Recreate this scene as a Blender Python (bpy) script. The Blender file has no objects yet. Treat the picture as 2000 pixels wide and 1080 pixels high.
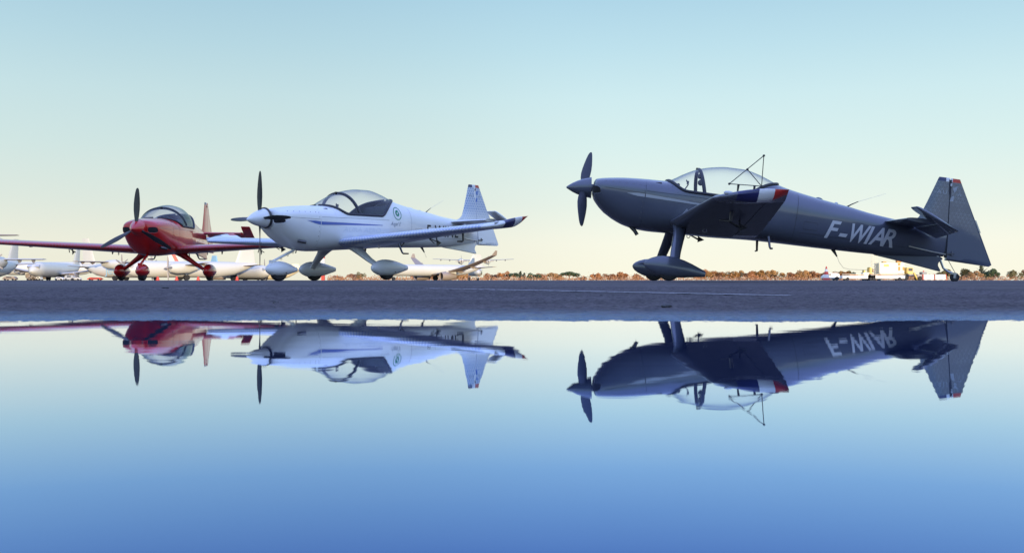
import bpy, bmesh, math, random
import numpy as np
from mathutils import Vector, Matrix
R = math.radians
random.seed(7)
sc = bpy.context.scene
C = sc.collection

# ------------------------------------------------------------------ camera
CAM_H = 0.125
cam = bpy.data.cameras.new('camera'); cam.lens = 36.32; cam.sensor_width = 36.0
cam.clip_start = 0.02; cam.clip_end = 20000
cam.dof.use_dof = True; cam.dof.focus_distance = 18.0; cam.dof.aperture_fstop = 11.0
co = bpy.data.objects.new('camera', cam); C.objects.link(co)
co.location = (0, 0, CAM_H); co.rotation_euler = (R(90.21), 0, 0)
sc.camera = co

# ------------------------------------------------------------------ sky
SUN_EL, SUN_AZ = 4.0, 162.0      # azimuth clockwise from +Y : low sun behind the camera, to the right
w = bpy.data.worlds.new('World'); sc.world = w; w.use_nodes = True
nt = w.node_tree; nt.nodes.clear()
N = nt.nodes.new; L = nt.links.new
out = N('ShaderNodeOutputWorld'); bg = N('ShaderNodeBackground'); bg.inputs['Strength'].default_value = 0.1
sky = N('ShaderNodeTexSky'); sky.sky_type = 'NISHITA'; sky.sun_disc = False
sky.sun_elevation = R(SUN_EL); sky.sun_rotation = R(SUN_AZ)
sky.air_density = 1.0; sky.dust_density = 0.6; sky.ozone_density = 2.0
tc = N('ShaderNodeTexCoord'); sep = N('ShaderNodeSeparateXYZ'); L(tc.outputs['Generated'], sep.inputs[0])
ramp = N('ShaderNodeValToRGB'); cr = ramp.color_ramp; cr.interpolation = 'LINEAR'
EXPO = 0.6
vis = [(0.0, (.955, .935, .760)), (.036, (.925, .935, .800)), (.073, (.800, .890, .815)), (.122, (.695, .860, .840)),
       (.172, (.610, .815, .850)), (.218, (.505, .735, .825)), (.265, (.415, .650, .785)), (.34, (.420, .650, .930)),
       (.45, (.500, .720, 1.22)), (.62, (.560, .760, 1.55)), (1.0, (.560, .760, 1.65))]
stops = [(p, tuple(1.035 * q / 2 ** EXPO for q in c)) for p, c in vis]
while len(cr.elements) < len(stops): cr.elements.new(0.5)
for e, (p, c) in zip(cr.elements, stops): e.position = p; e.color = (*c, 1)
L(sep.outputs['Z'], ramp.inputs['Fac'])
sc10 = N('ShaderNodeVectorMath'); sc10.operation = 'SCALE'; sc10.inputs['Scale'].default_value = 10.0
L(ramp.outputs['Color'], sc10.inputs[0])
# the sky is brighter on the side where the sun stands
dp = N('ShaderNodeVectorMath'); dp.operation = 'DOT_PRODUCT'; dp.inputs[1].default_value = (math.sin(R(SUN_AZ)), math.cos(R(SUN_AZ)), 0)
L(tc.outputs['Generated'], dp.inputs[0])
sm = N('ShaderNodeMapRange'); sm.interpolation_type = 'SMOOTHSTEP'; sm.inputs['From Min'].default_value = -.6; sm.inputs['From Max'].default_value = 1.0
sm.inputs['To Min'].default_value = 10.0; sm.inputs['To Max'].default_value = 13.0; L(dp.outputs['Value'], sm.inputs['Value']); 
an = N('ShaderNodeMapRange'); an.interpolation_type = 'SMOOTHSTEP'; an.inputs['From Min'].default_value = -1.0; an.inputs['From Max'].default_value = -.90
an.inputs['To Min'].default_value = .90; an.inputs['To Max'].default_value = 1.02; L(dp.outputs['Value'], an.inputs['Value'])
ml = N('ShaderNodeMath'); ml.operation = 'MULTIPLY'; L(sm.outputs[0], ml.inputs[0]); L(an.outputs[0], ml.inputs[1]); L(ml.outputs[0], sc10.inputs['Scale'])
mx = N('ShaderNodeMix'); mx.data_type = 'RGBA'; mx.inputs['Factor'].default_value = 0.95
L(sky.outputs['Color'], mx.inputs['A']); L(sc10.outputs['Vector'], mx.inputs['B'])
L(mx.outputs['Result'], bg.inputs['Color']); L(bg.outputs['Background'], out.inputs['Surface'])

# ------------------------------------------------------------------ sun
sd = bpy.data.lights.new('sun', 'SUN'); sd.energy = 3.0; sd.angle = R(0.5); sd.color = (1.0, .80, .56)
so = bpy.data.objects.new('sun', sd); C.objects.link(so)
az = R(SUN_AZ); el = R(SUN_EL)
to_sun = Vector((math.sin(az) * math.cos(el), math.cos(az) * math.cos(el), math.sin(el)))
so.rotation_euler = to_sun.to_track_quat('Z', 'Y').to_euler(); so.location = (-20, -60, 30)

vs = sc.view_settings
vs.view_transform = 'Standard'; vs.look = 'None'; vs.exposure = EXPO; vs.gamma = 1.0; vs.use_curve_mapping = False
sc.cycles.max_bounces = 10; sc.cycles.transparent_max_bounces = 16

# ------------------------------------------------------------------ helpers
def tag(o, label=None, cat=None, group=None, kind=None):
    if label: o['label'] = label
    if cat: o['category'] = cat
    if group: o['group'] = group
    if kind: o['kind'] = kind
    return o

def empty(name, loc, rot=(0, 0, 0)):
    o = bpy.data.objects.new(name, None); C.objects.link(o)
    o.location = loc; o.rotation_euler = rot; o.empty_display_size = .2
    return o

OFF = [Vector((0, 0, 0))]           # offset that puts part coordinates under their thing

def link(name, me, mat=None, parent=None, off=None, smooth=True, angle=38):
    if mat is not None:
        for m in (mat if isinstance(mat, (list, tuple)) else [mat]): me.materials.append(m)
    o = bpy.data.objects.new(name, me); C.objects.link(o)
    if smooth:
        me.polygons.foreach_set('use_smooth', [True] * len(me.polygons))
        me.set_sharp_from_angle(angle=R(angle))
    if parent is not None:
        o.parent = parent
        if parent.type == 'EMPTY': o.location = off if off is not None else OFF[0]
    return o

def fix(me):
    bm = bmesh.new(); bm.from_mesh(me)
    bmesh.ops.remove_doubles(bm, verts=bm.verts, dist=1e-5)
    bmesh.ops.recalc_face_normals(bm, faces=bm.faces)
    bm.to_mesh(me); bm.free()
    return me

def pyd(name, v, f, recalc=True):
    me = bpy.data.meshes.new(name); me.from_pydata([tuple(map(float, p)) for p in v], [], f); me.update()
    return fix(me) if recalc else me

def loft_data(rings, cap=True, closed=True):
    n = len(rings[0]); v = [p for r in rings for p in r]; f = []
    for j in range(len(rings) - 1):
        for i in range(n if closed else n - 1):
            a = j * n + i; b = j * n + (i + 1) % n
            f.append((a, b, b + n, a + n))
    if cap:
        for j in (0, len(rings) - 1):
            c = np.mean(np.array(rings[j]), axis=0); v.append(tuple(c)); k = len(v) - 1
            for i in range(n): f.append((j * n + i, j * n + (i + 1) % n, k))
    return v, f

def loft(name, rings, cap=True, closed=True):
    v, f = loft_data(rings, cap, closed); return pyd(name, v, f)

class MB:
    """collects shapes that are ONE piece"""
    def __init__(s): s.v = []; s.f = []
    def add(s, v, f):
        k = len(s.v); s.v += [tuple(map(float, p)) for p in v]; s.f += [tuple(i + k for i in q) for q in f]; return s
    def box(s, c, d, rz=0.0, taper=1.0):
        x, y, z = [t / 2 for t in d]; cr_, sr = math.cos(rz), math.sin(rz); pts = []
        for sz in (-1, 1):
            t = taper if sz > 0 else 1
            for sx, sy in ((-1, -1), (1, -1), (1, 1), (-1, 1)):
                px, py = sx * x * t, sy * y * t
                pts.append((c[0] + px * cr_ - py * sr, c[1] + px * sr + py * cr_, c[2] + sz * z))
        return s.add(pts, [(3, 2, 1, 0), (4, 5, 6, 7), (0, 1, 5, 4), (1, 2, 6, 5), (2, 3, 7, 6), (3, 0, 4, 7)])
    def tube(s, path, rad, n=8, cap=True, flat=1.0):
        P = [Vector(p) for p in path]; rings = []
        rr = rad if isinstance(rad, (list, tuple)) else [rad] * len(P)
        prev = None
        for i, p in enumerate(P):
            t = (P[min(i + 1, len(P) - 1)] - P[max(i - 1, 0)]).normalized()
            a = Vector((0, 0, 1)) if abs(t.z) < .9 else Vector((1, 0, 0))
            if prev is not None: a = prev
            u = (a - t * a.dot(t)).normalized(); prev = u; w_ = t.cross(u)
            rings.append([tuple(p + (u * math.cos(2 * math.pi * k / n) + w_ * math.sin(2 * math.pi * k / n) * flat) * rr[i]) for k in range(n)])
        v, f = loft_data(rings, cap); return s.add(v, f)
    def lathe(s, prof, o, ax, n=24, cap=True):
        """prof: (distance along ax, radius)"""
        ax = Vector(ax).normalized(); o = Vector(o)
        a = Vector((0, 0, 1)) if abs(ax.z) < .9 else Vector((1, 0, 0)); u = (a - ax * a.dot(ax)).normalized(); w_ = ax.cross(u)
        rings = [[tuple(o + ax * d + (u * math.cos(2 * math.pi * k / n) + w_ * math.sin(2 * math.pi * k / n)) * max(r, 1e-4)) for k in range(n)] for d, r in prof]
        v, f = loft_data(rings, cap); return s.add(v, f)
    def prism(s, poly, a, b):
        """poly in xz, extruded in y from a to b"""
        n = len(poly); v = [(x, a, z) for x, z in poly] + [(x, b, z) for x, z in poly]
        f = [tuple(range(n)), tuple(range(2 * n - 1, n - 1, -1))] + [(i, (i + 1) % n, (i + 1) % n + n, i + n) for i in range(n)]
        return s.add(v, f)
    def build(s, name, mat, parent=None, off=None, smooth=True, angle=38, bevel=0):
        me = pyd(name, s.v, s.f)
        if bevel:
            bm = bmesh.new(); bm.from_mesh(me)
            bmesh.ops.bevel(bm, geom=[e for e in bm.edges if len(e.link_faces) == 2 and e.calc_face_angle(0) > .5], offset=bevel, segments=2, affect='EDGES')
            bm.to_mesh(me); bm.free()
        return link(name, me, mat, parent, off, smooth, angle)

def pchip(xs, ys):
    xs = np.array(xs, float); ys = np.array(ys, float); h = np.diff(xs); d = np.diff(ys) / h
    m = np.zeros_like(ys); m[0] = d[0]; m[-1] = d[-1]
    for i in range(1, len(xs) - 1):
        m[i] = 0 if d[i - 1] * d[i] <= 0 else 2 * d[i - 1] * d[i] / (d[i - 1] + d[i])
    def f(x):
        i = int(np.clip(np.searchsorted(xs, x) - 1, 0, len(xs) - 2)); t = min(max((x - xs[i]) / h[i], 0), 1)
        t2, t3 = t * t, t * t * t
        return (2 * t3 - 3 * t2 + 1) * ys[i] + (t3 - 2 * t2 + t) * h[i] * m[i] + (-2 * t3 + 3 * t2) * ys[i + 1] + (t3 - t2) * h[i] * m[i + 1]
    return f

# ------------------------------------------------------------------ materials
def nodes(m):
    return m.node_tree.nodes, m.node_tree.links

def mat(name, col, rough=.5, metal=0., coat=0., var=.0, vscale=6., bump=0., bscale=60., spec=None, emit=None):
    m = bpy.data.materials.new(name); m.use_nodes = True; ns, ls = nodes(m); b = ns['Principled BSDF']
    b.inputs['Base Color'].default_value = (*col, 1); b.inputs['Roughness'].default_value = rough
    b.inputs['Metallic'].default_value = metal; b.inputs['Coat Weight'].default_value = coat; b.inputs['Coat Roughness'].default_value = .04
    if spec is not None: b.inputs['Specular IOR Level'].default_value = spec
    t = ns.new('ShaderNodeTexCoord')
    if var:
        n = ns.new('ShaderNodeTexNoise'); n.inputs['Scale'].default_value = vscale; n.inputs['Detail'].default_value = 6
        ls.new(t.outputs['Object'], n.inputs['Vector'])
        mp = ns.new('ShaderNodeMapRange'); mp.inputs['From Min'].default_value = .3; mp.inputs['From Max'].default_value = .7
        mp.inputs['To Min'].default_value = 1 - var; mp.inputs['To Max'].default_value = 1 + var
        ls.new(n.outputs['Fac'], mp.inputs['Value'])
        mu = ns.new('ShaderNodeVectorMath'); mu.operation = 'SCALE'; mu.inputs[0].default_value = col
        ls.new(mp.outputs['Result'], mu.inputs['Scale']); ls.new(mu.outputs['Vector'], b.inputs['Base Color'])
        mr = ns.new('ShaderNodeMath'); mr.operation = 'MULTIPLY'; mr.inputs[1].default_value = rough
        ls.new(mp.outputs['Result'], mr.inputs[0]); ls.new(mr.outputs[0], b.inputs['Roughness'])
    if bump:
        n = ns.new('ShaderNodeTexNoise'); n.inputs['Scale'].default_value = bscale; n.inputs['Detail'].default_value = 4
        ls.new(t.outputs['Object'], n.inputs['Vector'])
        bp = ns.new('ShaderNodeBump'); bp.inputs['Strength'].default_value = bump; bp.inputs['Distance'].default_value = .02
        ls.new(n.outputs['Fac'], bp.inputs['Height']); ls.new(bp.outputs['Normal'], b.inputs['Normal'])
    return m

def lattice_mat(name, base, line, axes, cell, width, lo, hi, rough=.25, coat=.6, metal=0., amount=1., fade_axis=2, patchy=True):
    """paint with a printed triangular line lattice in the plane of the two axes, fading out between lo and hi along fade_axis"""
    m = mat(name, base, rough, metal, coat); ns, ls = nodes(m); b = ns['Principled BSDF']
    t = ns.new('ShaderNodeTexCoord'); last = None
    for k in range(3):
        a = math.pi / 2 + k * math.pi / 3; vec = [0, 0, 0]; vec[axes[0]] = math.cos(a) / cell; vec[axes[1]] = math.sin(a) / cell
        d = ns.new('ShaderNodeVectorMath'); d.operation = 'DOT_PRODUCT'; d.inputs[1].default_value = vec
        ls.new(t.outputs['Object'], d.inputs[0])
        fr = ns.new('ShaderNodeMath'); fr.operation = 'PINGPONG'; fr.inputs[1].default_value = .5; ls.new(d.outputs['Value'], fr.inputs[0])
        mp = ns.new('ShaderNodeMapRange'); mp.inputs['From Min'].default_value = width * .6; mp.inputs['From Max'].default_value = width
        mp.inputs['To Min'].default_value = 1; mp.inputs['To Max'].default_value = 0; ls.new(fr.outputs[0], mp.inputs['Value'])
        if last is None: last = mp
        else:
            mxn = ns.new('ShaderNodeMath'); mxn.operation = 'MAXIMUM'; ls.new(last.outputs[0], mxn.inputs[0]); ls.new(mp.outputs[0], mxn.inputs[1]); last = mxn
    s = ns.new('ShaderNodeSeparateXYZ'); ls.new(t.outputs['Object'], s.inputs[0])
    fd = ns.new('ShaderNodeMapRange'); fd.inputs['From Min'].default_value = lo; fd.inputs['From Max'].default_value = hi
    fd.inputs['To Max'].default_value = amount; ls.new(s.outputs[fade_axis], fd.inputs['Value'])
    no = ns.new('ShaderNodeTexNoise'); no.inputs['Scale'].default_value = 3.5; ls.new(t.outputs['Object'], no.inputs['Vector'])
    nm = ns.new('ShaderNodeMapRange'); nm.inputs['From Min'].default_value = .35; nm.inputs['From Max'].default_value = .6; ls.new(no.outputs['Fac'], nm.inputs['Value'])
    m1 = ns.new('ShaderNodeMath'); m1.operation = 'MULTIPLY'; ls.new(last.outputs[0], m1.inputs[0]); ls.new(fd.outputs[0], m1.inputs[1])
    m2 = ns.new('ShaderNodeMath'); m2.operation = 'MULTIPLY'; ls.new(m1.outputs[0], m2.inputs[0]); (ls.new(nm.outputs[0], m2.inputs[1]) if patchy else setattr(m2.inputs[1], 'default_value', 1.0))
    mixn = ns.new('ShaderNodeMix'); mixn.data_type = 'RGBA'; mixn.inputs['A'].default_value = (*base, 1); mixn.inputs['B'].default_value = (*line, 1)
    ls.new(m2.outputs[0], mixn.inputs['Factor']); ls.new(mixn.outputs['Result'], b.inputs['Base Color'])
    return m

def glass_mat(name, tint, rough=.0):
    m = bpy.data.materials.new(name); m.use_nodes = True; ns, ls = nodes(m); ns.clear()
    o = ns.new('ShaderNodeOutputMaterial'); tr = ns.new('ShaderNodeBsdfTransparent'); tr.inputs[0].default_value = (*tint, 1)
    gl = ns.new('ShaderNodeBsdfGlossy'); gl.inputs['Roughness'].default_value = rough
    fr = ns.new('ShaderNodeFresnel'); ge = ns.new('ShaderNodeNewGeometry'); ir = ns.new('ShaderNodeMapRange')
    ir.inputs['To Min'].default_value = 1.49; ir.inputs['To Max'].default_value = 1 / 1.49; ls.new(ge.outputs['Backfacing'], ir.inputs['Value']); ls.new(ir.outputs[0], fr.inputs['IOR'])
    mixs = ns.new('ShaderNodeMixShader'); ls.new(fr.outputs[0], mixs.inputs[0]); ls.new(tr.outputs[0], mixs.inputs[1]); ls.new(gl.outputs[0], mixs.inputs[2])
    lw = ns.new('ShaderNodeLayerWeight'); lw.inputs['Blend'].default_value = .5      # longer way through the acrylic at a slant
    pw = ns.new('ShaderNodeMath'); pw.operation = 'POWER'; pw.inputs[1].default_value = 3.6; ls.new(lw.outputs['Facing'], pw.inputs[0])
    tm = ns.new('ShaderNodeMix'); tm.data_type = 'RGBA'; tm.inputs['A'].default_value = (*tint, 1); tm.inputs['B'].default_value = (.06, .12, .30, 1)
    ls.new(pw.outputs[0], tm.inputs['Factor']); ls.new(tm.outputs['Result'], tr.inputs[0])
    ls.new(mixs.outputs[0], o.inputs['Surface']); return m

GREY = (.088, .100, .140); WHITE = (.78, .79, .80); RED = (.56, .007, .007)
M = dict(
    grey=mat('grey_paint', GREY, .25, .14, .6, .06, 2.5), white=mat('white_paint', WHITE, .32, 0, .5, .03, 2.5), red=mat('red_paint', RED, .30, 0, .8, .05, 2.5),
    dark=mat('charcoal_trim', (.020, .023, .036), .55, 0, .05), black=mat('black_composite', (.018, .018, .022), .38, 0, .3, .1, 8),
    rubber=mat('tyre_rubber', (.022, .022, .024), .8, 0, 0, .2, 20), metal=mat('bare_metal', (.55, .55, .56), .35, .9), steel=mat('dark_steel', (.10, .10, .11), .4, .8),
    liner=mat('cockpit_liner', (.045, .055, .085), .8, 0, 0, .15, 9), seat=mat('seat_fabric', (.05, .055, .07), .9, 0, 0, .2, 12),
    blueflag=mat('flag_blue', (.018, .022, .11), .35, 0, .4), whiteflag=mat('flag_white', (.74, .74, .76), .35, 0, .4), redflag=mat('flag_red', (.52, .028, .022), .35, 0, .4),
    print_white=mat('white_print', (.52, .53, .57), .35, 0, .3), print_black=mat('black_print', (.02, .02, .022), .4), print_green=mat('green_print', (.006, .22, .13), .4),
    seam_dark=mat('seam_dark', (.02, .022, .03), .7), seam_soft=mat('seam_soft', (.20, .20, .24), .7), ghost=mat('ghost_print', (.68, .71, .745), .4), print_grey=mat('pale_grey_print', (.50, .54, .60), .4), print_soft=mat('soft_grey_print', (.30, .33, .38), .4), stripe_blue=mat('stripe_blue', (.06, .12, .42), .35, 0, .3), stripe_silver=mat('stripe_silver', (.33, .35, .40), .35, .2, .3),
    print_blue=mat('blue_print', (.07, .16, .48), .4), amber=mat('amber_lens', (.55, .33, .08), .2),
    canopy=glass_mat('canopy_acrylic', (.965, .98, .99)), seam=mat('gap_shadow_black', (.012, .012, .014), .9),
)
M['grey_fin'] = lattice_mat('grey_fin_paint', (.078, .094, .140), (.20, .23, .29), (0, 2), .060, .060, .05, .40, .28, .7, .05, .75)
M['white_fin'] = lattice_mat('white_fin_paint', WHITE, (.16, .27, .50), (0, 2), .055, .20, .10, .45, .32, .5, 0, .85, patchy=False)
M['white_wing'] = lattice_mat('white_wing_paint', WHITE, (.14, .25, .60), (1, 2), .060, .17, -10, -9, .32, .5, 0, .7, patchy=False)
M['red_wing'] = lattice_mat('red_wing_paint', RED, (.34, .14, .16), (1, 2), .060, .14, -10, -9, .28, .8, 0, .6, patchy=False)
M['red_fin'] = M['red']; M['grey_wing'] = mat('grey_wing_paint', (.070, .078, .108), .45, .05, .15, .06, 2.5)

# ------------------------------------------------------------------ ground, puddle, water
SHORE = 3.22
def ground_z(x, y):
    r = 1 / (1 + np.exp((np.abs(x) - 11.0) / 1.2))            # the dip closes left and right
    back = 1 / (1 + np.exp((-7.0 - y) / .6))
    t = np.clip((y - SHORE) / 13.0, 0, 1); up = .108 * (1 - (1 - t) ** 2.2)
    dn = -.040 * (1 - np.exp(-np.clip(SHORE - y, 0, 60) / 2.2))
    z = np.where(y > SHORE, up, dn)
    z = z * r * back + .108 * (1 - r * back)
    z = z + .0013 * np.sin(x * 2.3 + .7 * np.sin(y * 1.1)) * np.exp(-((y - SHORE) / 3) ** 2) + .0007 * np.sin(x * 7.1 + 1.3) * np.exp(-((y - SHORE) / 2) ** 2) + .00035 * np.sin(x * 23 + y * 9)* np.exp(-((y - SHORE) / 2) ** 2)
    return z
GZ = .108
def axis_pts(segs):
    o = []
    for a, b, n in segs: o += list(np.linspace(a, b, n, endpoint=False))
    return np.array(o + [segs[-1][1]])
gx = axis_pts([(-6000, -400, 8), (-400, -40, 12), (-40, -12, 20), (-12, -3.6, 60), (-3.6, 3.6, 600), (3.6, 12, 60), (12, 40, 20), (40, 400, 12), (400, 6000, 8)])
gy = axis_pts([(-600, -40, 10), (-40, -8, 16), (-8, -5, 12), (-5, 1, 24), (1, 3.0, 20), (3.0, 9.0, 480), (9.0, 18, 90), (18, 60, 20), (60, 600, 20), (600, 9000, 12)])
X, Y = np.meshgrid(gx, gy); Z = ground_z(X, Y)
nx, ny = len(gx), len(gy)
# the stones of the asphalt: real relief near the water
rg = np.random.default_rng(5); nz = rg.normal(0, 1, Z.shape)
nz = nz * .6 + .2 * (np.roll(nz, 1, 0) + np.roll(nz, 1, 1)); big = rg.normal(0, 1, (ny // 5 + 2, nx // 5 + 2)); big = np.kron(big, np.ones((5, 5)))[:ny, :nx]
big = (big + np.roll(big, 2, 0) + np.roll(big, -2, 0) + np.roll(big, 2, 1) + np.roll(big, -2, 1)) / 5
fade = 1 / (1 + np.exp((np.abs(X) - 3.4) / .1)) * 1 / (1 + np.exp((Y - 8.6) / .25)) * 1 / (1 + np.exp((2.95 - Y) / .05))
fade = fade * (.35 + .65 * np.clip((Y - 3.15) / 1.0, 0, 1))          # finer at the water's edge, where silt fills the gaps
Z = Z + (nz * .0027 + big * .0012) * fade
me = bpy.data.meshes.new('ground'); V_ = np.stack([X.ravel(), Y.ravel(), Z.ravel()], 1).astype(np.float32)
jj, ii = np.meshgrid(np.arange(ny - 1), np.arange(nx - 1), indexing='ij'); a0 = (jj * nx + ii).ravel()
F_ = np.stack([a0, a0 + 1, a0 + nx + 1, a0 + nx], 1).astype(np.int32)
me.vertices.add(len(V_)); me.vertices.foreach_set('co', V_.ravel()); me.loops.add(F_.size); me.loops.foreach_set('vertex_index', F_.ravel())
me.polygons.add(len(F_)); me.polygons.foreach_set('loop_start', np.arange(0, F_.size, 4, dtype=np.int32)); me.polygons.foreach_set('loop_total', np.full(len(F_), 4, dtype=np.int32))
me.update(calc_edges=True)

def asphalt_mat():
    m = bpy.data.materials.new('asphalt'); m.use_nodes = True; ns, ls = nodes(m); b = ns['Principled BSDF']
    g = ns.new('ShaderNodeNewGeometry'); s = ns.new('ShaderNodeSeparateXYZ'); ls.new(g.outputs['Position'], s.inputs[0])
    def noise(scale, det, stretch=None):
        n = ns.new('ShaderNodeTexNoise'); n.inputs['Scale'].default_value = scale; n.inputs['Detail'].default_value = det
        if stretch:
            mpn = ns.new('ShaderNodeMapping'); mpn.inputs['Scale'].default_value = stretch
            ls.new(g.outputs['Position'], mpn.inputs['Vector']); ls.new(mpn.outputs[0], n.inputs['Vector'])
        else: ls.new(g.outputs['Position'], n.inputs['Vector'])
        return n
    grain = noise(22, 9); grain.inputs['Roughness'].default_value = .78; patch = noise(.9, 5, (.35, 1, 1)); wob = noise(9, 3)
    cr_ = ns.new('ShaderNodeValToRGB'); cr_.color_ramp.elements[0].position = .36; cr_.color_ramp.elements[0].color = (.024, .021, .025, 1)
    cr_.color_ramp.elements[1].position = .68; cr_.color_ramp.elements[1].color = (.125, .108, .115, 1); ls.new(grain.outputs['Fac'], cr_.inputs[0])
    pm = ns.new('ShaderNodeMapRange'); pm.inputs['From Min'].default_value = .3; pm.inputs['From Max'].default_value = .7
    pm.inputs['To Min'].default_value = .7; pm.inputs['To Max'].default_value = 1.25; ls.new(patch.outputs['Fac'], pm.inputs['Value'])
    sc1 = ns.new('ShaderNodeVectorMath'); sc1.operation = 'SCALE'; ls.new(cr_.outputs['Color'], sc1.inputs[0]); ls.new(pm.outputs[0], sc1.inputs['Scale'])
    # the film of water that creeps up from the shore: wet where the ground is low
    wz = ns.new('ShaderNodeMath'); wz.operation = 'MULTIPLY_ADD'; wz.inputs[1].default_value = .010; ls.new(wob.outputs['Fac'], wz.inputs[0]); ls.new(s.outputs['Z'], wz.inputs[2])
    gz2 = ns.new('ShaderNodeMath'); gz2.operation = 'MULTIPLY_ADD'; gz2.inputs[1].default_value = .016; ls.new(grain.outputs['Fac'], gz2.inputs[0]); ls.new(wz.outputs[0], gz2.inputs[2])
    wet = ns.new('ShaderNodeMapRange'); wet.interpolation_type = 'SMOOTHSTEP'; wet.inputs['From Min'].default_value = .010; wet.inputs['From Max'].default_value = .030
    wet.inputs['To Min'].default_value = 1; wet.inputs['To Max'].default_value = 0; ls.new(gz2.outputs[0], wet.inputs['Value'])
    dk = ns.new('ShaderNodeMapRange'); dk.inputs['To Min'].default_value = 1; dk.inputs['To Max'].default_value = .55; ls.new(wet.outputs[0], dk.inputs['Value'])
    sc2 = ns.new('ShaderNodeVectorMath'); sc2.operation = 'SCALE'; ls.new(sc1.outputs[0], sc2.inputs[0]); ls.new(dk.outputs[0], sc2.inputs['Scale'])
    ls.new(sc2.outputs[0], b.inputs['Base Color'])
    rg = ns.new('ShaderNodeMapRange'); rg.inputs['To Min'].default_value = .85; rg.inputs['To Max'].default_value = .15; ls.new(wet.outputs[0], rg.inputs['Value'])
    ls.new(rg.outputs[0], b.inputs['Roughness'])
    sp = ns.new('ShaderNodeMapRange'); sp.inputs['To Min'].default_value = .30; sp.inputs['To Max'].default_value = .3; ls.new(wet.outputs[0], sp.inputs['Value']); ls.new(sp.outputs[0], b.inputs['Specular IOR Level'])
    bp = ns.new('ShaderNodeBump'); bp.inputs['Distance'].default_value = .006
    bs = ns.new('ShaderNodeMapRange'); bs.inputs['To Min'].default_value = 1.0; bs.inputs['To Max'].default_value = .85; ls.new(wet.outputs[0], bs.inputs['Value']); ls.new(bs.outputs[0], bp.inputs['Strength'])
    ls.new(grain.outputs['Fac'], bp.inputs['Height']); ls.new(bp.outputs['Normal'], b.inputs['Normal'])
    # water film on the stones, the same blue mirror as the puddle, broken up by the grain
    gl = ns.new('ShaderNodeBsdfGlossy'); gl.inputs['Roughness'].default_value = .13; gl.inputs['Color'].default_value = (.150, .235, .400, 1); ls.new(bp.outputs['Normal'], gl.inputs['Normal'])
    ds = ns.new('ShaderNodeBsdfDiffuse'); ls.new(sc2.outputs[0], ds.inputs['Color'])
    ad = ns.new('ShaderNodeAddShader'); ls.new(gl.outputs[0], ad.inputs[0]); ls.new(ds.outputs[0], ad.inputs[1])
    mxs = ns.new('ShaderNodeMixShader'); ls.new(wet.outputs[0], mxs.inputs[0]); ls.new(b.outputs[0], mxs.inputs[1]); ls.new(ad.outputs[0], mxs.inputs[2])
    ls.new(mxs.outputs[0], ns['Material Output'].inputs['Surface'])
    return m
o = link('ground', me, asphalt_mat(), smooth=False); tag(o, kind='structure')
me.polygons.foreach_set('use_smooth', [True] * len(me.polygons))

def water_mat():
    m = bpy.data.materials.new('puddle_water'); m.use_nodes = True; ns, ls = nodes(m); ns.clear()
    # still water: mirror reflectance by angle of view, steeper views lose red first and keep blue
    o = ns.new('ShaderNodeOutputMaterial'); df = ns.new('ShaderNodeBsdfDiffuse'); df.inputs['Color'].default_value = (.003, .006, .018, 1)
    gl = ns.new('ShaderNodeBsdfGlossy'); gl.inputs['Roughness'].default_value = .010
    gi = ns.new('ShaderNodeNewGeometry'); dt = ns.new('ShaderNodeVectorMath'); dt.operation = 'DOT_PRODUCT'; ls.new(gi.outputs['Incoming'], dt.inputs[0]); ls.new(gi.outputs['Normal'], dt.inputs[1])
    rp = ns.new('ShaderNodeValToRGB'); e_ = rp.color_ramp.elements
    st_ = [(0.0, (1, 1, 1)), (.061, (.88, .92, .96)), (.125, (.535, .68, .86)), (.179, (.315, .47, .78)), (.255, (.185, .28, .61)), (.45, (.08, .12, .32)), (1.0, (.03, .04, .09))]
    while len(e_) < len(st_): e_.new(.5)
    for q_, (p_, c_) in zip(e_, st_): q_.position = p_; q_.color = (*c_, 1)
    ls.new(dt.outputs['Value'], rp.inputs['Fac']); ls.new(rp.outputs['Color'], gl.inputs['Color'])
    ms = ns.new('ShaderNodeAddShader'); ls.new(df.outputs[0], ms.inputs[0]); ls.new(gl.outputs[0], ms.inputs[1]); ls.new(ms.outputs[0], o.inputs['Surface'])
    g = ns.new('ShaderNodeNewGeometry'); mpn = ns.new('ShaderNodeMapping'); mpn.inputs['Scale'].default_value = (.55, 1.6, 1); ls.new(g.outputs['Position'], mpn.inputs['Vector'])
    n = ns.new('ShaderNodeTexNoise'); n.inputs['Scale'].default_value = 5; n.inputs['Detail'].default_value = 3; ls.new(mpn.outputs[0], n.inputs['Vector'])
    bp = ns.new('ShaderNodeBump'); bp.inputs['Strength'].default_value = .008; bp.inputs['Distance'].default_value = .02
    ls.new(n.outputs['Fac'], bp.inputs['Height']); ls.new(bp.outputs['Normal'], gl.inputs['Normal'])
    return m
wv = [(-13, -9, 0), (13, -9, 0), (13, 4.2, 0), (-13, 4.2, 0)]
tag(link('water', pyd('water', wv, [(0, 1, 2, 3)], False), water_mat(), smooth=False), kind='structure')

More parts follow.
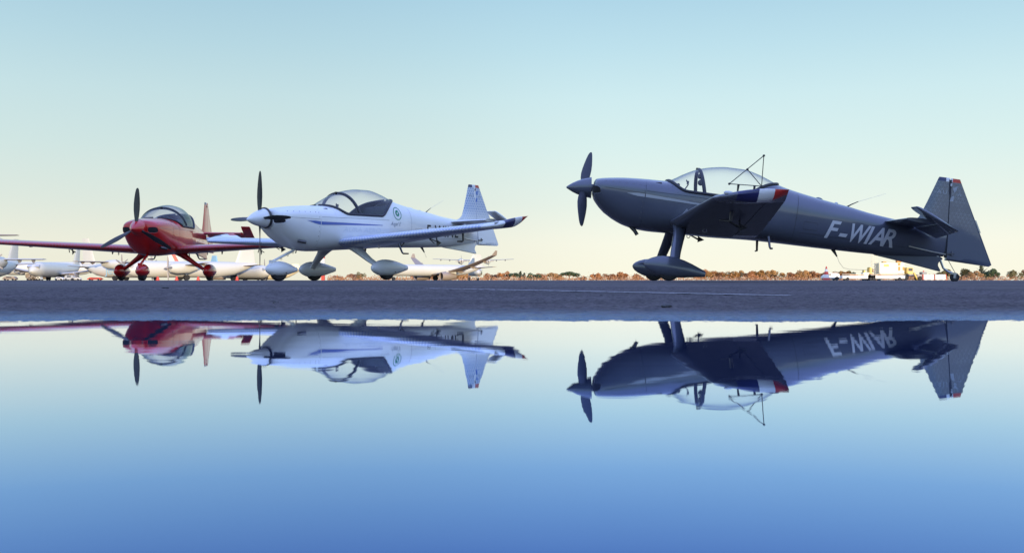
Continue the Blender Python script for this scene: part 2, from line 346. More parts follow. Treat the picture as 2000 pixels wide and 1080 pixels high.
paint_white = mat('worn_white_line', (.30, .30, .32), .8, 0, 0, .45, 14)
def line_sheet(a, b, width, lift=.004):
    a = np.array(a, float); b = np.array(b, float); d = (b - a) / np.linalg.norm(b - a); nrm = np.array((-d[1], d[0])) * width / 2
    n = 60; vv = []
    for i in range(n + 1):
        p = a + (b - a) * i / n
        for q in (p - nrm, p + nrm): vv.append((q[0], q[1], float(ground_z(q[0], q[1])) + lift))
    o = link('painted_line', pyd('painted_line', vv, [(2 * i, 2 * i + 1, 2 * i + 3, 2 * i + 2) for i in range(n)], False), paint_white, smooth=False)
    return tag(o, kind='structure')
line_sheet((-.62, 7.5), (1.52, 5.62), .09)
line_sheet((-6.2, 10.4), (-2.3, 9.6), .08)
line_sheet((-14, 26.5), (26, 24.0), .30)
line_sheet((-30, 12.6), (-3.4, 11.6), .10)

# the building behind the camera whose long shadow lies over the apron
hang = empty('hangar', (25, -78, GZ)); tag(hang, 'long low grey metal hangar standing behind the photographer', 'hangar')
hm = mat('hangar_cladding', (.20, .21, .22), .6, .0, 0, .1, .5); hd = mat('hangar_door_paint', (.13, .15, .18), .5, 0, 0, .1, .5); hr = mat('hangar_roof_sheet', (.16, .16, .17), .5)
HL, HD, HH = 250.0, 30.0, 10.3
MB().box((0, -HD / 2, HH / 2), (HL, HD, HH)).build('wall', hm, hang, Vector((0, 0, 0)), False)
MB().prism([(-HL / 2 - .5, HH), (HL / 2 + .5, HH), (HL / 2 + .5, HH + .35), (-HL / 2 - .5, HH + .35)], -HD - .5, .5).build('roof', hr, hang, Vector((0, 0, .003)), False)
dm = None
for i in range(20):
    if dm is None:
        d0 = MB().box((0, .06, 3.9), (9.2, .12, 7.6)); d0 = d0.build('door_panel', hd, hang, Vector((0, 0, 0)), False); dm = d0
    else:
        d0 = dm.copy(); C.objects.link(d0); d0.parent = hang
    d0.location = (-HL / 2 + 8 + i * 12.3, .003, .1)

# ------------------------------------------------------------------ light aircraft (shared airframe)
ST = [.435, .445, .46, .485, .52, .57, .66, .80, 1.0, 1.25, 1.5, 1.8, 2.2, 2.6, 3.0, 3.36, 3.8, 4.3, 4.9, 5.4, 5.8, 6.16]
ZT = pchip([.435, .46, .52, .6, .77, .93, 1.26, 1.6, 1.72, 1.84, 2.06, 2.3, 2.55, 2.8, 3.05, 3.2, 3.38, 3.57, 4.08, 4.58, 4.92, 5.42, 5.8, 6.16],
           [.12, .168, .188, .205, .232, .251, .275, .292, .352, .43, .545, .615, .650, .652, .600, .547, .476, .430, .346, .282, .229, .182, .165, .15])
ZB = pchip([.435, .46, .5, .57, .66, .77, .88, 1.0, 1.2, 1.4, 1.7, 2.1, 2.6, 3.2, 4.2, 5.07, 5.8, 6.16], [-.08, -.15, -.20, -.275, -.35, -.415, -.466, -.508, -.545, -.554, -.54, -.52, -.495, -.46, -.44, -.415, -.345, -.30])
WW = pchip([.435, .445, .46, .485, .52, .57, .66, .8, 1.0, 1.25, 1.5, 2.0, 2.6, 3.0, 3.36, 3.8, 4.3, 4.9, 5.4, 5.8, 6.16], [.16, .235, .285, .325, .352, .372, .398, .428, .462, .492, .52, .552, .555, .525, .475, .415, .345, .262, .19, .12, .04])
ZM = pchip([.435, .6, 1.0, 1.6, 2.4, 3.4, 4.3, 5.4, 6.16], [.02, .03, .02, -.01, -.02, 0, .0, -.02, -.05])
NL = pchip([.435, 1.0, 2.2, 3.4, 5.0, 6.16], [2.2, 2.5, 3.0, 2.9, 2.5, 2.2])
NU = pchip([.435, 1.0, 1.6, 2.0, 3.0, 3.5, 5.0, 6.16], [2.4, 2.6, 2.4, 2.1, 2.1, 2.3, 2.2, 2.1])
SILL = [(1.60, .293), (1.64, .268), (1.70, .222), (1.78, .165), (1.87, .125), (1.95, .118), (2.74, .118), (2.80, .140), (2.90, .225), (3.05, .345), (3.2, .425), (3.38, .478)]
ZS = pchip([a for a, b in SILL], [b for a, b in SILL])

def sec_pt(x, a):
    zm, wd = ZM(x), WW(x)
    if a <= math.pi / 2:
        n = NL(x); return (wd * abs(math.sin(a)) ** (2 / n), zm - (zm - ZB(x)) * abs(math.cos(a)) ** (2 / n))
    n = NU(x); return (wd * abs(math.sin(a)) ** (2 / n), zm + (ZT(x) - zm) * abs(math.cos(a)) ** (2 / n))
def surf_y(x, z):
    zm, wd = ZM(x), WW(x)
    h = (z - zm) / (ZT(x) - zm) if z > zm else (zm - z) / (zm - ZB(x)); n = NU(x) if z > zm else NL(x)
    return wd * max(1 - min(abs(h), 1) ** n, 0) ** (1 / n)
def sill_angle(x):
    if x <= 1.60 or x >= 3.38: return math.pi
    r = (ZS(x) - ZM(x)) / (ZT(x) - ZM(x)); r = min(max(r, 0), 1)
    return math.pi - math.acos(min(r ** (NU(x) / 2), 1))
def ring(x, a0, a1, n, sy, k=1.0):
    o = []
    for i in range(n + 1):
        y, z = sec_pt(x, a0 + (a1 - a0) * i / n); o.append((x, sy * y * k, ZM(x) + (z - ZM(x)) * k))
    return o
def skin(xs, low=True, k=1.0, n=30):
    """closed-at-the-keel half rings mirrored; low: keel to sill, else sill to crown"""
    rings = []
    for x in xs:
        s = sill_angle(x)
        if low:
            h = ring(x, 0, s, n, -1, k); g = ring(x, 0, s, n, 1, k); rings.append(h[::-1] + g[1:])
        else:
            h = ring(x, s, math.pi, n, -1, k); g = ring(x, s, math.pi, n, 1, k); rings.append(h + g[::-1][1:])
    return rings

def naca(c, t): return 5 * t * (.2969 * math.sqrt(max(c, 0)) - .126 * c - .3516 * c * c + .2843 * c ** 3 - .1030 * c ** 4)
def foil(le, chord, t, up, c0=0., c1=1., n=16, bottom_up=0.):
    """ring of an aerofoil section; up = thickness direction"""
    cs = [c0 + (c1 - c0) * (1 - math.cos(math.pi * i / n)) / 2 for i in range(n + 1)]; le = Vector(le); up = Vector(up)
    top = [le + Vector((c * chord, 0, 0)) + up * naca(c, t) * chord for c in cs]
    bot = [le + Vector((c * chord, 0, 0)) - up * naca(c, t) * chord * (1 - bottom_up) for c in cs]
    return [tuple(p) for p in top[::-1]] + [tuple(p) for p in (bot[1:] if c0 == 0 else bot)]

W_LE = pchip([.3, .55, 2.0, 3.72], [1.70, 1.715, 1.78, 1.87]); W_TE = pchip([.3, .55, 2.0, 3.72], [3.10, 3.085, 2.95, 2.775])
def w_z(y): return -.379 + (y - .5) * .044            # leading edge
def w_rise(y): return -.040 + (y - .5) * .036         # trailing edge relative to it: the tip is washed out
W_T = pchip([.3, 2.0, 3.72], [.142, .138, .130])
def wing_sec(y, s, c0, c1, n=16):
    le = W_LE(y); ch = W_TE(y) - le
    return [(a, b, c + w_rise(y) * (a - le) / ch) for a, b, c in foil((le, s * y, w_z(y)), ch, W_T(y), (0, 0, 1), c0, c1, n)]
def flag_split(o, cuts, mats_):
    me = o.data; bm = bmesh.new(); bm.from_mesh(me)
    for co_, no_ in cuts:
        bmesh.ops.bisect_plane(bm, geom=bm.verts[:] + bm.edges[:] + bm.faces[:], plane_co=co_, plane_no=no_, dist=1e-5)
    bm.to_mesh(me); bm.free()
    return me

def text_on(name, body, size, m, mapf, shear=0., parent=None, cuts=0.03, width=None, spacing=1.0, bold=0.0):
    cu = bpy.data.curves.new('text', 'FONT'); cu.body = body; cu.size = size; cu.shear = shear; cu.space_character = spacing; cu.offset = bold
    cu.resolution_u = 6
    to = bpy.data.objects.new('text', cu); C.objects.link(to); bpy.context.view_layer.update()
    me = bpy.data.meshes.new_from_object(to.evaluated_get(bpy.context.evaluated_depsgraph_get())); bpy.data.objects.remove(to); bpy.data.curves.remove(cu)
    return decal(name, me, m, mapf, parent, cuts, width)
def decal(name, me, m, mapf, parent, cuts=.03, width=None):
    bm = bmesh.new(); bm.from_mesh(me)
    xs = [v.co.x for v in bm.verts]; ys = [v.co.y for v in bm.verts]
    if width:
        k = width / (max(xs) - min(xs)); x0 = min(xs)
        for v in bm.verts: v.co.x = (v.co.x - x0) * k
        xs = [v.co.x for v in bm.verts]
    for lo, hi, ax in ((min(xs), max(xs), 0), (min(ys), max(ys), 1)):
        q = lo + cuts
        while q < hi:
            p = [0, 0, 0]; nn = [0, 0, 0]; p[ax] = q; nn[ax] = 1
            bmesh.ops.bisect_plane(bm, geom=bm.verts[:] + bm.edges[:] + bm.faces[:], plane_co=p, plane_no=nn, dist=1e-6); q += cuts
    for v in bm.verts: v.co = mapf(v.co.x, v.co.y)
    bmesh.ops.recalc_face_normals(bm, faces=bm.faces)
    me.materials.clear(); bm.to_mesh(me); bm.free()
    return link(name, me, m, parent, smooth=False)
def flat_mesh(polys):
    v = []; f = []
    for p in polys: f.append(tuple(range(len(v), len(v) + len(p)))); v += [(a, b, 0) for a, b in p]
    return pyd('flat', v, f, False)
def ring_poly(r0, r1, n=40, cx=0, cy=0):
    o = []
    for i in range(n):
        a, b = 2 * math.pi * i / n, 2 * math.pi * (i + 1) / n
        o.append([(cx + r0 * math.cos(a), cy + r0 * math.sin(a)), (cx + r1 * math.cos(a), cy + r1 * math.sin(a)), (cx + r1 * math.cos(b), cy + r1 * math.sin(b)), (cx + r0 * math.cos(b), cy + r0 * math.sin(b))])
    return o

# fin geometry (shared by the mesh and the print on it)
F_LE = pchip([.10, .15, .19, .22, .28, .39, .96], [5.30, 5.42, 5.55, 5.62, 5.69, 5.735, 5.919]); F_TE = pchip([-.36, .96], [6.955, 6.257]); F_H = pchip([-.36, .96], [6.20, 6.103])
def fin_half(x, z):
    zl = min(max(z, .30), .96); le = F_LE(zl) if z >= .30 else F_LE(.30) - (.30 - z) * .3; te = F_TE(z); ch = te - le
    return naca(min(max((x - le) / ch, 0.001), 1), .072) * ch
def fin_ring(z, part, sy=1):
    if part == 'fin':
        le = F_LE(z); h = F_H(z) - .008
    else: le = F_H(z) + .008; h = F_TE(z)
    n = 14; xs = [le + (h - le) * (1 - math.cos(math.pi * i / n)) / 2 for i in range(n + 1)]
    sq = []
    for i, x in enumerate(xs):
        t = fin_half(x, z)
        if part == 'fin': t *= min(1, math.sqrt((x - le) / .10 + 1e-6)) if x < le + .10 else 1
        if part == 'rudder' and i == n: t = .003
        sq.append(t)
    return [(x, -t, z) for x, t in zip(xs, sq)] + [(x, t, z) for x, t in zip(xs[::-1], sq[::-1])]

def pant(cx0, cx1, front_z, rear_z, top, bot, wmax, y, blunt=0.02):
    """teardrop wheel fairing"""
    rings = []; n = 22
    tt = [0, .015, .05, .11, .20, .30, .40, .52, .64, .76, .87, .95, 1.0]
    sh = [.05, .24, .45, .66, .87, .98, 1.0, .95, .83, .66, .48, .35, .27]
    for t, s in zip(tt, sh):
        x = cx0 + (cx1 - cx0) * t; zc = front_z + (rear_z - front_z) * t
        tz = max((top - zc) * s, .006); bz = max((zc - bot) * s, .006); wd = max(wmax * s, .006)
        rings.append([(x, y + wd * math.sin(2 * math.pi * k / n), zc + (tz if math.cos(2 * math.pi * k / n) > 0 else bz) * math.cos(2 * math.pi * k / n)) for k in range(n)])
    return rings
def tyre(mb, c, r, wd):
    return mb.lathe([(-wd / 2, r * .55), (-wd / 2, r * .82), (-wd * .38, r * .95), (-wd * .16, r), (wd * .16, r), (wd * .38, r * .95), (wd / 2, r * .82), (wd / 2, r * .55)], c, (0, 1, 0), 28)

def blade(theta, Rr, hubx, hubz, chord_k, sweep=0.0, coarse=0.0):
    rings = []
    rad = Vector((0, math.sin(theta), math.cos(theta))); tan = Vector((0, math.cos(theta), -math.sin(theta))); aft = Vector((1, 0, 0))
    for t, ch, be, th in [(.13, .080, 62, .7), (.20, .090, 56, .42), (.30, .112, 47, .24), (.45, .130, 38, .16), (.60, .128, 31, .12), (.75, .110, 26, .10), (.88, .085, 23, .09), (.96, .060, 21, .09), (1.0, .028, 20, .10)]:
        ch *= chord_k; b = R(be + coarse); cd = aft * math.sin(b) - tan * math.cos(b); nd = aft * math.cos(b) + tan * math.sin(b)
        c = Vector((hubx, 0, hubz)) + rad * (t * Rr) + cd * sweep * t * t
        pr = []
        for k in range(14):
            a = 2 * math.pi * k / 14; pr.append(tuple(c + cd * (ch / 2) * math.cos(a) + nd * (ch / 2 * th) * math.sin(a)))
        rings.append(pr)
    return rings

def make_aircraft(pose, label, paint, tailwheel=False, blades=(0,), blade_r=.82, chord_k=1., roll=0.):
    Xw, Yw, Zw, head, pit = pose
    base = Vector((1.72, 0, -1.323)) if tailwheel else Vector((2.38, 0, -1.094))
    rot = Matrix.Rotation(R(head), 3, 'Z') @ Matrix.Rotation(R(pit), 3, 'Y') @ Matrix.Rotation(R(roll), 3, 'X')
    org = Vector((Xw, Yw, Zw + CAM_H)) + rot @ base
    t = empty('light_aircraft', org, rot.to_euler())
    tag(t, label, 'aircraft', 'light aircraft parked side by side on the apron')
    OFF[0] = -base
    P = M[paint]; PW = M[paint + '_wing']; PF = M[paint + '_fin']
    SEAM = 1.262
    # --- fuselage and cowling
    xs_c = ST[:8] + list(np.linspace(.9, SEAM - .003, 6))
    cr_ = skin(xs_c)
    v, f = loft_data(cr_, False)
    last = [(x + .004, y * .985, ZM(SEAM) + (z - ZM(SEAM)) * .985) for x, y, z in cr_[-1]]
    v, f = loft_data(cr_ + [last], False)
    n = len(cr_[0]); cidx = len(v); v.append((.432, 0, .02)); f += [(i, (i + 1) % n, cidx) for i in range(n)]
    cowl = link('engine_cowling', pyd('engine_cowling', v, f), P, t)
    xs = [SEAM + .003] + sorted(set([round(q, 4) for q in list(np.linspace(1.30, 1.58, 6)) + list(np.linspace(1.6, 1.95, 24)) + list(np.linspace(2.0, 2.7, 15)) + list(np.linspace(2.74, 3.38, 34)) + list(np.linspace(3.45, 6.16, 34))]))
    fr = skin(xs); first = [(SEAM - .004, y * .985, ZM(SEAM) + (z - ZM(SEAM)) * .985) for x, y, z in fr[0]]
    v, f = loft_data([first] + fr, False, False)
    n = len(fr[0])
    # close the ring across the crown except along the cockpit opening
    for j in range(len(fr)):
        xa = xs[j - 1] if j else SEAM; xb = xs[j]
        if xb <= 1.6001 or xa >= 3.3799: f.append((j * n, j * n + n - 1, (j + 1) * n + n - 1, (j + 1) * n))
    k = len(v); v.append((6.163, 0, -.06)); j = len(fr); f += [(j * n + i, j * n + (i + 1) % n, k) for i in range(n)]
    me = pyd('fuselage', v, f); fus = link('fuselage', me, P, t)
    # --- canopy, frame, cockpit
    xc = [1.602] + list(np.linspace(1.615, 1.95, 26)) + list(np.linspace(2.0, 2.7, 18)) + list(np.linspace(2.74, 3.375, 36))
    rings = skin(xc, False, 1.0, 14); v, f = loft_data(rings, False, False); can = link('canopy', pyd('canopy', v, f), M['canopy'], t, angle=80)
    mbf = MB()
    for s in (-1, 1):
        path = []
        for x in xc:
            a = sill_angle(x); y, z = sec_pt(x, a); path.append((x, s * (y + .002), z + .006))
        mbf.tube(path, .025, 8)
    mbf.build('canopy_frame', M['dark'], t)
    path = []
    for i in range(33):
        s = -1 + 2 * i / 32; xx = 2.09 + .09 * abs(s) ** 2; a = math.pi - abs(s) * (math.pi - sill_angle(xx)); y, z = sec_pt(xx, a)
        path.append((xx, math.copysign(y, s) * .985, ZM(xx) + (z - ZM(xx)) * .985))
    MB().tube(path, .030, 8).build('canopy_bow', M['dark'], t)
    MB().box((2.075, 0, ZT(2.07) + .012), (.05, .05, .035)).build('canopy_latch', M['black'], t, bevel=.006)
    xl = [1.62] + list(np.linspace(1.66, 1.95, 12)) + list(np.linspace(2.0, 2.7, 8)) + list(np.linspace(2.74, 3.36, 14))
    v, f = loft_data(skin(xl, True, .965, 20), False, False)
    link('cockpit_liner', pyd('cockpit_liner', v, f), M['liner'], t)
    bk = [(3.22, s * .44 * k_, -.35 + .0) for s in (-1, 1) for k_ in (1,)]
    mbk = MB(); prof = ring(3.10, .9, sill_angle(3.10), 14, -1, .95)[:] ; pro2 = ring(3.10, .9, sill_angle(3.10), 14, 1, .95)
    loop = prof + pro2[::-1]; mbk.add([(x + .10 * (z + .3), y, z) for x, y, z in loop], [tuple(range(len(loop)))]); mbk.build('rear_bulkhead', M['liner'], t, smooth=False)
    pnl = MB()
    gl = [[(x, y, z0 + (z1 - z0) * (1 - (abs(y) / .5) ** 2.5)) for y in np.linspace(-.47, .47, 15)] for x, z0, z1 in ((1.66, .17, .25), (1.74, .14, .245), (1.82, .115, .225), (1.90, .10, .205), (1.92, -.05, -.02))]
    v, f = loft_data(gl, False, False); pnl.add(v, f); pnl.build('instrument_panel', M['black'], t)
    MB().box((1.80, -.02, .262), (.05, .055, .05)).build('compass', M['black'], t, bevel=.01)
    cm = MB().tube([(1.90, -.18, .19), (1.94, -.18, .27), (1.90, -.19, .34)], .010, 6).box((1.93, -.185, .30), (.03, .05, .05)); cm.build('camera_mount', M['steel'], t)
    hs = MB().tube([(2.16, .10, .52), (2.17, .10, .40)], .012, 6); hs.lathe([(-.03, .03), (-.02, .05), (.02, .05), (.03, .03)], (2.17, .10, .36), (0, 1, 0), 12); hs.lathe([(-.03, .03), (-.02, .045), (.02, .045), (.03, .03)], (2.15, .10, .46), (0, 1, 0), 12)
    if tailwheel: hs.build('headset', M['black'], t)
    for s in (-1, 1):
        st = MB().box((2.62, s * .26, -.28), (.50, .42, .12)); 
        st.add([(2.85, s * .26 - .2, -.3), (2.85, s * .26 + .2, -.3), (3.0, s * .26 + .17, .10), (3.0, s * .26 - .17, .10), (2.93, s * .26 - .2, -.3), (2.93, s * .26 + .2, -.3), (3.08, s * .26 + .17, .10), (3.08, s * .26 - .17, .10)],
               [(0, 1, 2, 3), (7, 6, 5, 4), (0, 4, 5, 1), (1, 5, 6, 2), (2, 6, 7, 3), (3, 7, 4, 0)])
        st.build('seat', M['seat'], t, bevel=.02)
    # --- spinner, propeller
    ax = Vector((1, 0, .116)); sp = MB().lathe([(0, .0), (.012, .016), (.05, .042), (.11, .078), (.18, .110), (.26, .138), (.33, .156), (.385, .166)], (0, 0, -.025), ax, 40)
    sp.build('spinner', P, t, angle=60)
    RB = .0 if paint == 'white' else .016
    ringm = M['black'] if paint == 'white' else P
    MB().lathe([(.386, .10), (.386, .186 - RB), (.412, .188 - RB), (.412, .10)], (0, 0, -.025), ax, 40).build('spinner_backplate', ringm, t)
    MB().lathe([(.40, .06), (.46, .06)], (0, 0, -.025), ax, 16).build('propeller_shaft', M['steel'], t)
    for th in blades:
        bl = link('propeller_blade', loft('propeller_blade', blade(R(th), blade_r, .285, .008, chord_k, .05 if tailwheel else .02, 26 if tailwheel else 0)), M['black'] if paint != 'grey' else M['dark'], t)
    # --- cowl air inlets, exhaust, screws
    def front_x(y, z):
        a, b = .433, .9
        for _ in range(40):
            m_ = (a + b) / 2
            ok = ZB(m_) < z < ZT(m_) and abs(y) <= surf_y(m_, z)
            a, b = (a, m_) if ok else (m_, b)
        return b
    for s in (-1, 1):
        pl = []; cx, cz, hw, hh = s * .275, -.022, .092, .064
        for i in range(28):
            a = 2 * math.pi * i / 28; pl.append((cx + hw * math.copysign(abs(math.cos(a)) ** .6, math.cos(a)), cz + hh * math.copysign(abs(math.sin(a)) ** .6, math.sin(a))))
        vv = []; ff = []
        for q in np.linspace(0, 1, 6): vv += [(front_x(cx + (py - cx) * q, cz + (pz - cz) * q) - .005, cx + (py - cx) * q, cz + (pz - cz) * q) for py, pz in pl]
        for r_ in range(5): ff += [(r_ * 28 + i, r_ * 28 + (i + 1) % 28, (r_ + 1) * 28 + (i + 1) % 28, (r_ + 1) * 28 + i) for i in range(28)]
        inl = MB().add(vv, ff).build('air_inlet', M['seam'], cowl, smooth=True)  # black skin on the cowl surface paints the inlet's shaded hollow
        lip = [(front_x(py, pz) - .004, py, pz) for py, pz in pl]; lip.append(lip[0])
        MB().tube(lip, .007, 6, False).build('inlet_lip', P, cowl)
    ex = MB().tube([(1.10, -.10, -.50), (1.20, -.10, -.58), (1.25, -.10, -.64)] if tailwheel else [(.86, -.33, -.38), (.91, -.40, -.40), (.96, -.43, -.41)], .030, 12)
    ex.build('exhaust_pipe', M['steel'], cowl)
    scr = None
    for i in range(7):
        z = .13 - i * .085; y = surf_y(1.235, z)
        if scr is None:
            scr = MB().lathe([(-.004, .0), (-.004, .007), (.002, .006), (.003, .0)], (0, 0, 0), (0, -1, 0), 8).build('fastener', M['steel'], cowl); oo = scr
        else:
            oo = scr.copy(); C.objects.link(oo); oo.parent = cowl
        oo.location = (1.235, -y - .001, z)
    for i in range(6):
        oo = scr.copy(); C.objects.link(oo); oo.parent = cowl; x = .62 + i * .11; z = .135 - .0 * i; oo.location = (x, -surf_y(x, z) - .001, z)
    def ribbon(name, pts, wd, m, par):
        v_ = []; n_ = len(pts)
        for i_, (x_, z_) in enumerate(pts):
            xa_, za_ = pts[max(i_ - 1, 0)]; xb_, zb_ = pts[min(i_ + 1, n_ - 1)]; l_ = math.hypot(xb_ - xa_, zb_ - za_) or 1; nx_, nz_ = -(zb_ - za_) / l_ * wd / 2, (xb_ - xa_) / l_ * wd / 2
            for q_ in (-1, 1): v_.append((x_ + nx_ * q_, -(surf_y(x_ + nx_ * q_, z_ + nz_ * q_) + .0025), z_ + nz_ * q_))
        return link(name, pyd(name, v_, [(2 * i_, 2 * i_ + 1, 2 * i_ + 3, 2 * i_ + 2) for i_ in range(n_ - 1)]), m, par, smooth=False)
    sm_ = M['seam_dark'] if paint == 'grey' else M['seam_soft']
    ribbon('panel_seam', [(x, .03 - .035 * (x - .6)) for x in np.linspace(.62, 1.25, 16)], .005, sm_, cowl)
    ribbon('panel_seam', [(x, .050) for x in np.linspace(1.28, 2.95, 20)], .005, sm_, fus)
    ribbon('panel_seam', [(3.66 + .02 * (z + .4), z) for z in np.linspace(-.40, .36, 20)], .005, sm_, fus)
    ribbon('panel_seam', [(x, -.30 + .01 * x) for x in np.linspace(3.72, 6.0, 26)], .004, sm_, fus)
    ribbon('access_hatch', [(3.80, -.20), (3.80, -.08), (4.02, -.08), (4.02, -.20), (3.80, -.20)], .004, sm_, fus)
    zz_ = .215; MB().add([(1.40, -(surf_y(1.40, zz_) + .004), zz_), (1.50, -(surf_y(1.50, zz_ + .014) + .004), zz_ + .014), (1.50, -(surf_y(1.50, zz_ - .014) + .004), zz_ - .014)], [(0, 1, 2)]).build('vent_inlet', M['seam'], fus, smooth=False)  # flat black triangle paints the shaded mouth of the vent
    # --- wings
    for s in (-1, 1):
        ys = [.30, .55, .9, 1.4, 2.0, 2.6, 3.2, 3.72]
        wg = link('wing', loft('wing', [wing_sec(y, s, 0, .735, 22) for y in ys]), PW, t)
        bays = [('flap', .56, 1.98), ('aileron', 2.0, 3.70)]
        for nm, a, b in bays:
            link(nm, loft(nm, [wing_sec(y, s, .745, 1.0, 8) for y in np.linspace(a, b, 6)]), PW, wg)
        MB().add(*loft_data([wing_sec(y, s, .735, 1.0, 8) for y in (.30, .45, .545)])).build('wing_root', P, wg)
        # upswept tip with the three flag bands
        rings = []
        for y, dle, dz, tk, bu in ((3.722, 0, 0, 1, 0), (3.80, .03, .0, 1, 0), (3.88, .07, .001, 1, 0), (3.95, .13, .002, 1, 0), (3.985, .17, .004, .98, .06), (4.015, .22, .006, .95, .25), (4.035, .27, .008, .88, .6), (4.045, .31, .009, .7, .95)):
            le = W_LE(3.72) + dle; te = W_TE(3.72) - (y - 3.72) * .10
            shq = .095 * min(max((y - 3.76) / .27, 0), 1); rg_ = foil((le, s * y, w_z(3.72) + (y - 3.72) * .05 + dz * 5), te - le, W_T(3.72) * tk * ((W_TE(3.72) - W_LE(3.72)) / (te - le)) ** .6, (0, 0, 1), 0, 1, 22, bu)
            shq += w_rise(3.72) - dz * 4; kq = .055 * min(max((y - 3.74) / .2, 0), 1) * (1 - bu); nq = len(rg_) // 2
            rings.append([(a, b, c + shq * (a - le) / (te - le) - (kq * math.sin(math.pi * min((a - le) / (te - le), 1) ** 1.6) if iq > nq else 0)) for iq, (a, b, c) in enumerate(rg_)])
        tip = link('wing_tip', loft('wing_tip', rings), [P, M['blueflag'], M['whiteflag'], M['redflag']], wg)
        if paint != 'red':
            bm = bmesh.new(); bm.from_mesh(tip.data)
            for xx in (2.13, 2.385, 2.575): bmesh.ops.bisect_plane(bm, geom=bm.verts[:] + bm.edges[:] + bm.faces[:], plane_co=(xx, 0, 0), plane_no=(1, 0, 0), dist=1e-5)
            bmesh.ops.bisect_plane(bm, geom=bm.verts[:] + bm.edges[:] + bm.faces[:], plane_co=(0, s * 3.93, 0), plane_no=(0, 1, 0), dist=1e-5)
            for fc in bm.faces:
                c = fc.calc_center_median()
                if abs(c.y) > 3.93 and c.x > 2.13: fc.material_index = 1 if c.x < 2.385 else (2 if c.x < 2.575 else 3)
            bm.to_mesh(tip.data); bm.free()
        # lamp at the tip, pitot, aileron spade, hinge bracket, tie-down ring
        zb = lambda x, y: w_z(y) + w_rise(y) * (x - W_LE(y)) / (W_TE(y) - W_LE(y)) - naca((x - W_LE(y)) / (W_TE(y) - W_LE(y)), W_T(y)) * (W_TE(y) - W_LE(y))
        sy = 2.15; xh = 2.30; b0 = zb(xh, sy)
        sd_ = MB().tube([(xh, s * sy, b0 + .01), (2.52, s * (sy - .07), -.445)], .010, 6).tube([(xh, s * sy, b0 + .01), (2.52, s * (sy + .07), -.445)], .010, 6).tube([(2.50, s * sy, zb(2.6, sy) + .02), (2.53, s * sy, -.45)], .012, 6)
        sd_.prism([(2.51, -.385), (2.515, -.500), (2.635, -.440)], s * sy - .006, s * sy + .006)
        sd_.build('aileron_spade', M['dark'] if paint == 'grey' else M['steel'], wg, smooth=False)
        for yy in (() if tailwheel else (1.25,)):
            hb = MB().tube([(2.50, s * yy, zb(2.5, yy) + .02), (2.53, s * yy, zb(2.5, yy) - .06), (2.62, s * yy, zb(2.62, yy) + .01)], .011, 6)
            hb.build('hinge_bracket', M['steel'], wg)
        tr_ = MB().tube([(2.2 + .028 * math.cos(q), s * 1.0, zb(2.2, 1.0) - .026 + .028 * math.sin(q)) for q in np.linspace(0, 2 * math.pi, 13)], .006, 6); tr_.build('tie_down_ring', M['metal'], wg)
        if s < 0:
            yy = 3.0; z0 = zb(2.24, yy)
            MB().tube([(2.25, s * yy, z0 + .02), (2.25, s * yy, z0 - .125), (2.22, s * yy, z0 - .135), (2.10, s * yy, z0 - .137)], [.026, .022, .018, .013], 8, flat=.5).build('pitot_tube', M['steel'], wg)
        else:
            MB().box((2.3, s * 3.0, zb(2.3, 3.0) - .012), (.10, .05, .03)).build('inspection_cover', P, wg, bevel=.006)
        lamp = MB().lathe([(-.05, .004), (-.03, .022), (.02, .028), (.06, .02), (.08, .003)], (2.02, s * 3.93, w_z(3.93) + .055), (1, 0, 0), 12); lamp.build('navigation_lamp', M['canopy'] if False else M['print_white'], wg)
        # wing to body fairing and step
        MB().tube([(3.27, s * .46, -.40), (3.30, s * .52, -.56), (3.31, s * .54, -.585), (3.31, s * .68, -.59)], [.022, .018, .016, .014], 8).build('entry_step', M['steel'], t)
    # --- tail
    hinge = (5.60, .115); dr = R(23)
    def droop(p):
        x, y, z = p; dx, dz = x - hinge[0], z - hinge[1]
        return (hinge[0] + dx * math.cos(dr) + dz * math.sin(dr), y, hinge[1] - dx * math.sin(dr) + dz * math.cos(dr))
    S_LE = pchip([.03, 1.30], [5.10, 5.16]); S_TE = pchip([.03, 1.30], [6.00, 5.885])
    def stab_sec(y, s, x0, x1, n=14):
        le = S_LE(y); ch = S_TE(y) - le; return foil((le, s * y, .115), ch, .085, (0, 0, 1), max((x0 - le) / ch, 0) if x0 > le else 0, (x1 - le) / ch, n)
    for s in (-1, 1):
        stb = link('tailplane', loft('tailplane', [stab_sec(y, s, 0, 5.59) for y in (.03, .5, 1.10)]), P, t)
        link('elevator', loft('elevator', [[droop(p) for p in stab_sec(y, s, 5.612, S_TE(y), 8)] for y in (.16, .6, 1.108)]), P, stb)
        link('elevator_horn', loft('elevator_horn', [[droop(p) for p in stab_sec(y, s, 0, S_TE(y), 18)] for y in (1.112, 1.25, 1.315)] + [[droop((p[0] * .9 + .1 * 5.6, p[1], .115 + (p[2] - .115) * .3)) for p in stab_sec(1.335, s, 0, S_TE(1.335), 18)]]), P, stb)
    zs = [.10, .15, .19, .22, .28, .39, .55, .75, .90, .945]
    fr_ = [fin_ring(z, 'fin') for z in zs]
    cap_ = [(x * .96 + .04 * 6.02 + .006, y * .35, .968) for x, y, z in fin_ring(.955, 'fin')]
    fin = link('fin', loft('fin', fr_ + [cap_]), [PF, M['blueflag'], M['whiteflag'], M['redflag']], t)
    zr = [-.325, -.28, -.1, .1, .3, .5, .7, .9, .94]
    rr = [fin_ring(z, 'rudder') for z in zr]
    bot = [(x * .97 + .03 * 6.3 - .02, y * .3, -.352 - (x - 6.2) * .012) for x, y, z in fin_ring(-.325, 'rudder')]
    capr = [(x * .97 + .03 * 6.15, y * .35, .966) for x, y, z in fin_ring(.955, 'rudder')]
